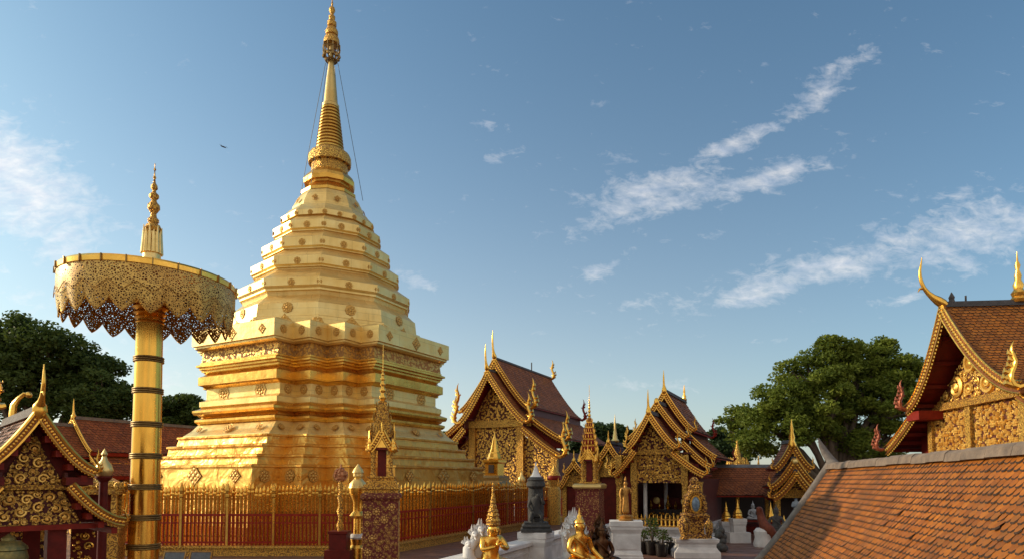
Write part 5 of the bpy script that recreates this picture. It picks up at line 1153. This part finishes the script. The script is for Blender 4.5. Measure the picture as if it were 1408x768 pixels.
naga_hood(t, 0, 0, 0, hz * .95, .62, M_white, 5, 'hood'); mb = MB(); mb.tube([(.15, .1, 0), (-.12, -.10, .12), (-.30, -.12, .30), (-.30, -.05, .52), (-.14, .02, .68), (0, .05, .8)], [.2, .2, .17, .14, .12, .1], 9); mb.lathe([(.34, -.02), (.36, .05), (.28, .12)], 14); mb.build('coil', M_white, t, 60)
t = thing('crowned_statue', 'golden kneeling figure under a tall ringed chedi crown at lower centre', 'statue', (b0.x + .02, 15.5, zw - .05), R(28))
hz = at(667, 660, 15.5).z - (zw - .05)
J = {'pelvis': ((0, .1, .14), (.16, .14)), 'waist': ((0, .06, .30), .12), 'chest': ((0, .02, .48), (.16, .12)), 'neck': ((0, -.02, .62), .06), 'head': ((0, -.05, .74), .115), 'top': ((0, -.03, .83), .11),
     'ls': ((-.18, .02, .57), .065), 'le': ((-.25, -.10, .38), .055), 'lw': ((-.04, -.24, .46), .035), 'rs': ((.18, .02, .57), .065), 're': ((.25, -.10, .38), .055), 'rw': ((.04, -.24, .46), .035),
     'lh': ((-.12, .05, .12), .11), 'lk': ((-.17, -.30, .09), .085), 'la': ((-.15, .18, .05), .05), 'rh': ((.12, .05, .12), .11), 'rk': ((.17, -.30, .09), .085), 'ra': ((.15, .18, .05), .05)}
E = [('pelvis', 'waist'), ('waist', 'chest'), ('chest', 'neck'), ('neck', 'head'), ('head', 'top'), ('chest', 'ls'), ('ls', 'le'), ('le', 'lw'), ('chest', 'rs'), ('rs', 're'), ('re', 'rw'), ('pelvis', 'lh'), ('lh', 'lk'), ('lk', 'la'), ('pelvis', 'rh'), ('rh', 'rk'), ('rk', 'ra')]
def ex(mb): face(mb, (0, -.06, .73), .115); hand(mb, (-.04, -.24, .46), (.15, -.1, 1), (-1, 0, 0), .12); hand(mb, (.04, -.24, .46), (-.15, -.1, 1), (1, 0, 0), .12)
o = figure('body', J, E, M_gold, t, extra=ex); o.scale = (1.35, 1.35, 1.28); o.location = (0, 0, -.25)
mb = MB(); zc_ = .80; hc = hz - zc_; mb.lathe([(.15, zc_), (.17, zc_ + .03), (.15, zc_ + .07), (.175, zc_ + .11), (.15, zc_ + .16), (.13, zc_ + .20), (.15, zc_ + .23), (.11, zc_ + .30), (.125, zc_ + .33), (.085, zc_ + .40), (.095, zc_ + .43), (.06, zc_ + .50), (.07, zc_ + .53), (.03, zc_ + hc * .75), (.04, zc_ + hc * .8), (.005, zc_ + hc)], 14, (0, -.03, 0)); mb.build('crown', M_orn, t, 40)
mb = MB(); mb.sq([(.36, -.12), (.36, .0), (.33, .02)]); mb.build('base', M_gold, t)

zb_ = at(800, 775, 18.5).z - .05
t = thing('statue_plinth', 'low dark plinth carrying the two seated figures before the balustrade', 'plinth', (at(815, 770, 18.6).x, 18.6, 0), R(-10)); mb = MB(); moulded_plinth(mb, 1.5, zb_); mb.build('block', M_stone, t)
b0 = at(797, 775, 18.4); hb = at(797, 703, 18.4).z - zb_
t = thing('seated_buddha', 'bright gold seated buddha in front of the white naga hood', 'statue', (b0.x, 18.4, zb_), R(32)); buddha('body', t, M_gold, hb / .99, True)
t = thing('naga_canopy', 'white crested naga hood rising behind the bright gold seated buddha', 'statue', (at(790, 775, 18.9).x, 18.95, zb_), R(12)); hn = at(795, 687, 18.95).z - zb_
naga_hood(t, 0, 0, 0, hn * .92, .62, M_white, 7, 'hood'); mb = MB(); mb.lathe([(.30, 0), (.33, .15), (.26, .5), (.2, .9)], 14, (0, .1, 0)); mb.build('coil', M_white, t, 50)
b0 = at(828, 775, 18.7); hb = at(826, 706, 18.7).z - zb_
t = thing('bronze_statue', 'dark brown bronze seated figure under a serpent hood beside gold buddha', 'statue', (b0.x, 18.75, zb_), R(18)); buddha('body', t, M_bronze, hb / 1.15); naga_hood(t, .02, .16, .1, hb * .98, .42, M_bronze, 5)

b0 = at(861, 768, 25.0); k = 25 / F; zt_ = at(861, 715, 25).z
t = thing('white_pedestal', 'tall white moulded pedestal carrying a standing gold buddha left of the shrine door', 'pedestal', (b0.x, 25, 0), R(-8)); mb = MB(); moulded_plinth(mb, 44 * k, zt_); mb.build('block', M_white, t)
mb = MB(); mb.box((0, -44 * k * .43 - .012, zt_ * .48), (44 * k * .6, .02, zt_ * .34)); mb.build('panel', M_white, t)
t = thing('standing_buddha', 'slim gold standing buddha on the tall white pedestal', 'statue', (b0.x, 25, zt_), R(10)); hs = at(861, 656, 25).z - zt_; s = hs / 1.5
mb = MB(); mb.lathe([(.24 * s, 0), (.28 * s, .05 * s), (.2 * s, .1 * s), (.26 * s, .17 * s), (.2 * s, .2 * s)], 14); M_old = plain('old_gilding', (.62, .34, .08), (.30, .14, .035), .5, .7, 9, .4); mb.build('lotus_base', M_old, t, 40)
J = {'pelvis': ((0, 0, .75), (.12, .09)), 'waist': ((0, 0, .90), .095), 'chest': ((0, 0, 1.06), (.13, .09)), 'neck': ((0, 0, 1.20), .045), 'head': ((0, -.01, 1.31), .078), 'top': ((0, 0, 1.38), .055), 'skirt': ((0, 0, .48), (.13, .09)), 'hem': ((0, 0, .22), (.16, .11)),
     'ls': ((-.15, 0, 1.13), .05), 'le': ((-.20, .0, .92), .042), 'lw': ((-.20, -.08, .74), .03), 'rs': ((.15, 0, 1.13), .05), 're': ((.20, -.02, .94), .042), 'rw': ((.16, -.18, 1.02), .03)}
E = [('pelvis', 'waist'), ('waist', 'chest'), ('chest', 'neck'), ('neck', 'head'), ('head', 'top'), ('pelvis', 'skirt'), ('skirt', 'hem'), ('chest', 'ls'), ('ls', 'le'), ('le', 'lw'), ('chest', 'rs'), ('rs', 're'), ('re', 'rw')]
J = {k_: (tuple(c * s for c in p), (tuple(x * s for x in r) if isinstance(r, tuple) else r * s)) for k_, (p, r) in J.items()}
def ex(mb): face(mb, (0, -.012 * s, 1.305 * s), .075 * s); hand(mb, J['lw'][0], (0, -.1, -1), (-1, 0, 0), .1 * s); hand(mb, J['rw'][0], (0, -.3, 1), (0, 1, .3), .1 * s); mb.lathe([(.04 * s, 0), (.03 * s, .05 * s), (.004, .14 * s)], 8, (0, 0, 1.41 * s)); mb.tube([(-.2 * s, -.06 * s, .8 * s), (-.19 * s, -.05 * s, .5 * s), (-.21 * s, -.03 * s, .25 * s)], [.03 * s, .05 * s, .03 * s], 6)
figure('body', J, E, M_old, t, extra=ex)

# red and gold prasat shrine
b0 = at(811, 664, 30.0); zt_ = b0.z; k = 30 / F
t = thing('spire_shrine', 'red and gold shrine tower with five tiered cone roof on a red pedestal', 'shrine', (b0.x, 30, 0), R(-20))
mb = MB(); mb.sq([(20 * k, 0), (20 * k, .3), (17 * k, .45), (16 * k, zt_ - .35), (18.5 * k, zt_ - .22)]); mb.build('pedestal', M_mosaic, t)
mb = MB(); mb.sq([(18 * k, zt_ - .24), (19.5 * k, zt_ - .16), (19.5 * k, zt_ - .06), (17 * k, zt_)]); mb.build('ledge', M_goldpale, t)
prasat(t, 19 * k, zt_ - .12, .95, .42, [(.34, .88), (.30, .86), (.28, .83), (.26, .80), (.24, .75), (.2, .7)], 1.5, redtier=True)
# little roofed pavilions beyond it
def kiosk(lab, px, Z, top, eave, hw, base, rz, tm, seed, spire=None, depth=2.6):
    b = at(px, base, Z); k = Z / F; t = thing('small_pavilion', lab, 'pavilion', (b.x, Z, 0), rz); zz = lambda y: at(px, y, Z).z; md = (zz(top) + zz(eave)) / 2 + .1
    roof_tier(t, 0, depth, (0, zz(top)), [(-hw * k * .6, md), (hw * k * .6, md)], 1.35, tm=tm, tw=.2, th=.17, wd=.26, bead=.07, gm=M_ornb, chofa_h=.6, flame_h=.6, thick=.09, seed=seed, lean=-.1)
    roof_tier(t, .1, depth + .3, [(-hw * k * .5, md - .1), (hw * k * .5, md - .1)], [(-hw * k, zz(eave)), (hw * k, zz(eave))], 1.3, apex=False, tm=tm, tw=.2, th=.17, wd=.26, bead=.07, gm=M_ornb, flame_h=.55, thick=.09, seed=seed + 2)
    frame_panel(t, [(-hw * k * .6, md - .2), (hw * k * .6, md - .2), (0, zz(top) - .3)], .3, M_panel); build_box('wall', M_red, t, -hw * k * .7, hw * k * .7, .5, depth, 0, zz(eave) + .15)
    for sx in (-1, 1): build_box('pillar', M_ornb, t, sx * hw * k * .72 - .13, sx * hw * k * .72 + .13, .3, .56, 0, zz(eave) + .2)
    build_box('lintel', M_orn, t, -hw * k * .85, hw * k * .85, .28, .55, zz(eave) + .0, md - .2)
    if spire: mb = MB(); s0, s1 = at(px + 4, spire[1], Z).z, at(px + 4, spire[0], Z).z; hh = s1 - s0; mb.lathe([(.22, 0), (.26, .06 * hh), (.16, .14 * hh), (.12, .3 * hh), (.06, .55 * hh), (.07, .6 * hh), (.005, hh)], 10, (0, depth * .5, s0)); mb.build('ridge_spire', M_goldpale, t, 40)
    return t
kiosk('small maroon roofed pavilion with gilt gable between the spire shrine and shrine hall', 838, 39.0, 608, 655, 26, 745, R(-26), M_tile_m, 101, (566, 606))
kiosk('small brown arched pavilion left of the red spire shrine', 790, 41.0, 634, 668, 22, 745, R(-20), M_tile_b, 105)

# gold shrine with a blue oval in front of the shrine hall
b0 = at(956, 764, 26.0); k = 26 / F; zz = lambda y: at(956, y, 26).z
t = thing('oval_shrine', 'gilded tiered shrine with blue oval mirror on a white base', 'shrine', (b0.x, 26, 0), R(-6))
mb = MB(); mb.sq([(30 * k, 0), (30 * k, zz(757)), (27 * k, zz(753)), (25 * k, zz(750)), (25 * k, zz(746)), (28 * k, zz(743)), (29 * k, zz(739))], asp=.7); mb.build('base', M_white, t)
mb = MB(); mb.sq([(15 * k, zz(740)), (15 * k, zz(735)), (11 * k, zz(732)), (11 * k, zz(714)), (15 * k, zz(711)), (18 * k, zz(709)), (18 * k, zz(706)), (14 * k, zz(704))], asp=.7); mb.build('body', M_orn2, t)
mb = MB(); mb.sq([(12 * k, zz(705)), (12 * k, zz(683)), (14 * k, zz(681)), (9 * k, zz(677)), (7 * k, zz(672)), (8 * k, zz(670)), (5 * k, zz(664)), (6 * k, zz(660)), (2 * k, zz(655))], asp=.7); 
for k_ in range(26):
    a = math.pi * (k_ / 25); mb.blob((11.5 * k * math.cos(a) * (1.15 if k_ % 2 else 1), -9.2 * k, zz(700) + 25 * k * math.sin(a)), (.09, .06, .10), 6, 4)
mb.build('niche', M_orn2, t)
mb = MB(); mb.blob((0, -9.2 * k, zz(692)), (6 * k, .05, 10.5 * k), 20, 10); mb.build('oval_mirror', M_blue, t, 60)
mb = MB(); mb.tube([(6.6 * k * math.cos(a), -9.6 * k, zz(692) + 11.5 * k * math.sin(a)) for a in np.linspace(0, 2 * math.pi, 25)], .05, 6); mb.build('oval_frame', M_gold, t, 60)
for px, top, bot, wd, lab in ((941, 706, 741, 8.5, 'wide gilded urn on the white base left of the blue oval'), (975, 712, 740, 6, 'narrow gilded urn on the white base right of the blue oval')):
    q0 = at(px, bot, 25.4); t = thing('gilded_urn', lab, 'urn', (q0.x, 25.4, zz(739) if False else q0.z + .02), 0); hh = (bot - top) * 25.4 / F; r = wd * 25.4 / F
    mb = MB(); mb.lathe([(r * .7, 0), (r * .75, .05 * hh), (r * .55, .12 * hh), (r * .95, .45 * hh), (r, .6 * hh), (r * .8, .68 * hh)], 12); mb.build('jar', M_orn2, t, 40)
    mb = MB(); mb.lathe([(r * 1.0, .66 * hh), (r * .95, .74 * hh), (r * .5, .86 * hh), (r * .3, .9 * hh), (.01, hh)], 12); mb.build('lid', M_orn2, t, 40)

# dark potted plants and dark rock
for i, (px, Z, s, lab) in enumerate(((884, 27.0, .95, 'black glazed pot with dark scrubby plant, left end of the pot row'), (897, 26.6, 1.05, 'black glazed pot with the tallest plant in the pot row'), (910, 26.0, .95, 'black glazed pot with plant standing in front of the pot row'), (921, 27.0, .9, 'black glazed pot at the right end of the pot row'))):
    b = at(px, 762, Z); t = thing('potted_plant', lab, 'plant pot', (b.x, Z, 0), 0, 'black plant pots before the altar door')
    mb = MB(); mb.lathe([(.17 * s, 0), (.24 * s, .1 * s), (.26 * s, .38 * s), (.29 * s, .5 * s), (.29 * s, .54 * s), (.24 * s, .54 * s), (.22 * s, .46 * s)], 16); mb.build('pot', M_pot, t, 40)
    mb = MB(); nst = (5, 9, 6, 3)[i]; hh = (.45, .95, .55, .2)[i]
    for j in range(nst): a = j * 2.4; mb.tube([(0, 0, .45 * s), (.12 * math.cos(a), .12 * math.sin(a), .5 + hh * .5), (.26 * math.cos(a), .26 * math.sin(a), .5 + hh * q.uniform(.6, 1))], [.02, .016, .008], 5)
    mb.build('stem', M_bark, t); pts = np.array([[.24 * math.cos(a) * f, .24 * math.sin(a) * f, .5 + hh * z] for a, f, z in [(q.uniform(0, 6.28), q.uniform(.3, 1.2), q.uniform(.3, 1.05)) for _ in range(26 * nst)]])
    leaves_mesh('foliage', pts, .06, M_leafd, t, 40 + i, np.full(len(pts), .3))
b = at(990, 757, 28.0); mb = MB()
for j in range(9): mb.blob((q.uniform(-.2, .2), q.uniform(-.15, .15), .15 + j * .09), (.24 - .012 * j, .22, .17), 9, 6)
o = mb.build('craggy_rock', M_stone, None, 60); o.location = (b.x, 28, 0); tag(o, 'dark craggy stone standing right of the oval shrine', 'rock')

# white pedestals by the gallery
for px, Z, top, bot, wd, lab, l2 in ((999, 33.5, 716, 740, 17, 'short white pedestal nearest the shrine hall, in front of gallery pillar', 'small gold chedi on the white pedestal nearest the shrine hall'), (1015, 32.0, 712, 746, 19, 'taller white pedestal in front of the gallery opening', 'small gold chedi on the taller white pedestal by the gallery')):
    b = at(px, bot, Z); zt_ = at(px, top, Z).z; k = Z / F; t = thing('white_pedestal', lab, 'pedestal', (b.x, Z, 0), 0, 'white pedestals before the gallery'); mb = MB(); moulded_plinth(mb, wd * k, zt_); mb.build('block', M_white, t)
    mb = MB(); mb.box((0, .1, .25), (wd * k * 1.5, wd * k * 1.3, .5)); mb.build('step', M_white, t)
    t = thing('small_chedi', l2, 'chedi', (b.x, Z, zt_), 0, 'gold chedis on white pedestals'); hh = 27 * k; chedi(t, 7 * k, [(1, 0), (1, .06 * hh), (.8, .1 * hh), (.95, .16 * hh), (.8, .24 * hh), (.85, .3 * hh), (.6, .42 * hh), (.35, .5 * hh), (.4, .54 * hh), (.25, .62 * hh), (.28, .66 * hh), (.12, .78 * hh), (.02, hh)], M_gold, 10)
# figures in the gallery mouth
b = at(1050, 750, 30.0); k = 30 / F; zz = lambda y: at(1050, y, 30).z
t = thing('red_naga', 'upright russet naga statue on a white stone foot by the tiled roof', 'statue', (b.x, 30, 0), R(-15))
mb = MB(); mb.lathe([(.42, 0), (.45, .15), (.38, .4), (.42, .7), (.30, .85)], 12); mb.build('foot', M_white, t, 40)
M_russ = plain('russet_paint', (.22, .06, .03), (.10, .03, .02), .6, 0, 7, .5)
mb = MB(); mb.tube([(.3, .0, .35), (.42, -.1, .55), (.25, -.22, .75), (.05, -.15, .95), (-.05, .0, 1.2), (-.12, .02, 1.5), (-.16, -.06, 1.72), (-.14, -.22, 1.74)], [.16, .22, .25, .24, .2, .16, .14, .04], 9)
for j in range(6): mb.tube([(-.03 - .02 * j, .12, .95 + .13 * j), (.06 - .03 * j, .22, 1.02 + .13 * j), (.05 - .03 * j, .2, 1.14 + .13 * j)], [.07, .05, .006], 5)
mb.build('body', M_russ, t, 60)
b = at(1068, 742, 30.6); t = thing('grey_statue', 'grey stone seated figure right of the russet naga statue', 'statue', (b.x, 30.6, 0), R(-20)); mb = MB(); moulded_plinth(mb, .8, .62); mb.build('base', M_white, t); o = buddha('body', t, M_stone, 1.25); o.location = (0, 0, .62)
b = at(1036, 742, 34.4); t = thing('draped_statue', 'pale grey draped figure on a dark red table in the gallery mouth', 'statue', (b.x, 34.4, .95)); o = buddha('body', t, plain('pale_grey_stone', (.34, .36, .38), (.2, .21, .23), .7), .95)
t = thing('offering_table', 'dark red offering table in the gallery mouth', 'table', (b.x + .3, 34.4, 0)); mb = MB(); mb.box((0, 0, .9), (2.2, .9, .09)); mb.build('top', M_red, t)
for sx in (-1, 1):
    for sy in (-1, 1): mb = MB(); mb.box((sx * .95, sy * .36, .43), (.12, .12, .86)); mb.build('leg', M_red, t)
for px, Z, z0, hh, lab in ((1060, 33.2, .93, 1.0, 'slim gold chedi among the statues in the gallery mouth'), (1078, 31.5, .55, .8, 'squat gold lotus ornament right of the grey statue')):
    b = at(px, 720, Z); t = thing('gold_ornament', lab, 'ornament', (b.x, Z, 0)); mb = MB(); mb.sq([(.22, 0), (.22, z0)]); mb.build('stand', M_red, t); o = chedi(t, .28 if hh < .9 else .2, [(1, 0), (1, .06 * hh), (.7, .12 * hh), (1, .25 * hh), (.8, .35 * hh), (.5, .5 * hh), (.4, .6 * hh), (.15, .8 * hh), (.02, hh)], M_gold, 10); o.location = (0, 0, z0)
b = at(1103, 716, 34.6); t = thing('robed_statue', 'pale blue robed standing figure in the gate opening', 'statue', (b.x, 35.3, .9), R(-10)); M_pb = plain('pale_blue_paint', (.38, .46, .52), (.26, .32, .38), .6)
J = {'pelvis': ((0, 0, .55), (.14, .1)), 'chest': ((0, 0, .85), (.15, .1)), 'neck': ((0, 0, 1.0), .05), 'head': ((0, -.01, 1.13), .09), 'hem': ((0, 0, .1), (.2, .15)), 'ls': ((-.16, 0, .92), .06), 'le': ((-.22, -.05, .7), .05), 'lw': ((-.06, -.18, .75), .035), 'rs': ((.16, 0, .92), .06), 're': ((.22, -.05, .7), .05), 'rw': ((.06, -.18, .75), .035)}
def ex(mb): face(mb, (0, -.015, 1.12), .085); hand(mb, (-.06, -.18, .75), (.4, -.1, .9), (-1, 0, 0), .09); hand(mb, (.06, -.18, .75), (-.4, -.1, .9), (1, 0, 0), .09)
figure('body', J, [('pelvis', 'chest'), ('chest', 'neck'), ('neck', 'head'), ('pelvis', 'hem'), ('chest', 'ls'), ('ls', 'le'), ('le', 'lw'), ('chest', 'rs'), ('rs', 're'), ('re', 'rw')], M_pb, t, extra=ex)
mb = MB(); moulded_plinth(mb, .6, .9); o = mb.build('plinth', M_white, t); o.location = (0, 0, -.9)
# spires rising behind the gallery roof
for px, top, bot, wd, lab in ((1014, 604, 640, 12, 'gold spired chedi rising behind the left end of the gallery roof'), (1043, 626, 641, 4, 'tiny gold spire peeking over the middle of the gallery roof')):
    Z = 44.0; k = Z / F; b = at(px, bot, Z); t = thing('distant_chedi', lab, 'chedi', (b.x, Z, 0), R(20)); z0 = b.z - .6; hh = at(px, top, Z).z - z0; w_ = wd * k
    mb = MB(); mb.sq([(w_ * 1.0, 0), (w_ * 1.0, z0)]); mb.build('base', M_orn, t); mb = MB(); mb.lathe([(w_ * 1.0, z0), (w_ * 1.05, z0 + .12 * hh), (w_ * .8, z0 + .2 * hh), (w_ * .8, z0 + .34 * hh), (w_ * .6, z0 + .42 * hh), (w_ * .35, z0 + .55 * hh), (w_ * .38, z0 + .6 * hh), (w_ * .2, z0 + .75 * hh), (.02, z0 + hh)], 10)
    if wd > 8:
        for j in range(8): a = j * math.pi / 4; mb.tube([(w_ * math.cos(a), w_ * math.sin(a), z0 + .15 * hh), (w_ * 1.12 * math.cos(a), w_ * 1.12 * math.sin(a), z0 + .3 * hh), (w_ * .95 * math.cos(a), w_ * .95 * math.sin(a), z0 + .5 * hh)], [.16, .13, .02], 5)
    mb.build('spire', M_ornb, t, 40)

# ------------------------------------------------------------------ trees, bird
def tree_px(label, bx, Z, lobes, n, leaf, mat, tr, seed, group=None, **kw):
    b = at(bx, 760, Z); b.z = 0; L_ = []
    for px, py, r in lobes: p = at(px, py, Z); k = Z / F; L_.append(((p.x - b.x, rnd.uniform(-.5, .5) * r * k, p.z), (r * k, r * k, r * k * .8)))
    return tree(label, tuple(b), L_, n, leaf, mat, tr, seed, group, **kw)
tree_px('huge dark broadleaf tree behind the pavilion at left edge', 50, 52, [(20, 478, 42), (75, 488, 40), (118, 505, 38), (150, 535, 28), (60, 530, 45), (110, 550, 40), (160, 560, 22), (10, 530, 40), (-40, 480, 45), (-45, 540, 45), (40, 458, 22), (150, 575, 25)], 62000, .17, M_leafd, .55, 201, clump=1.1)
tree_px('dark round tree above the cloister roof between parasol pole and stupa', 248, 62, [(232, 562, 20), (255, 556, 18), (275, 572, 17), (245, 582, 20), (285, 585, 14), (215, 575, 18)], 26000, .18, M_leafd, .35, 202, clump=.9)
tree_px('broad sunlit green tree towering behind the gate at right', 1150, 50, [(1150, 500, 34), (1110, 520, 38), (1195, 492, 30), (1232, 512, 32), (1180, 530, 42), (1075, 548, 34), (1130, 560, 40), (1215, 555, 42), (1250, 545, 26), (1050, 575, 26), (1095, 590, 34), (1165, 595, 38), (1230, 600, 38), (1040, 605, 22), (1215, 474, 15), (1140, 476, 12)], 95000, .135, M_leaf, .6, 203, clump=.85, clumps=26)
tree_px('rounded green tree between the temple hall and the shrine hall', 838, 78, [(815, 600, 16), (835, 594, 16), (855, 602, 16), (842, 618, 22), (866, 618, 15), (800, 615, 18)], 22000, .22, M_leafb, .4, 204, clump=1.2)
tree_px('slim green tree just right of the shrine hall roof', 992, 70, [(990, 600, 11), (985, 616, 13), (1000, 618, 14), (1012, 630, 14), (975, 632, 13)], 14000, .2, M_leafb, .3, 205, clump=.9)
tree_px('thin airy tree with sparse leaves left of the broad sunlit tree', 1018, 54, [(1005, 572, 14), (1016, 585, 14), (1028, 565, 10), (1022, 600, 12)], 1500, .20, M_leaf, .16, 206, clump=.7)
tree_px('small dark tree between the stupa and the temple hall', 622, 90, [(618, 602, 9), (628, 607, 9), (610, 610, 10)], 4000, .3, M_leafd, .3, 207, clump=.8)
b = at(307, 202, 60.0); t = MB(); t.blob((0, 0, 0), (.28, .07, .06), 8, 5)
for s in (-1, 1): t.add([(.07 * s, 0, .02), (.22 * s, .05, .13), (.42 * s, .09, .05), (.40 * s, .02, .045), (.20 * s, -.05, .10), (.07 * s, -.05, .0)], [(0, 1, 4, 5), (1, 2, 3, 4)])
t.add([(.25, 0, 0), (.38, .05, .01), (.38, -.05, .01)], [(0, 1, 2)])
o = t.build('bird', M_dark); o.location = b; o.rotation_euler = (R(20), R(12), R(25)); tag(o, 'small dark bird gliding in the sky left of the spire', 'bird')
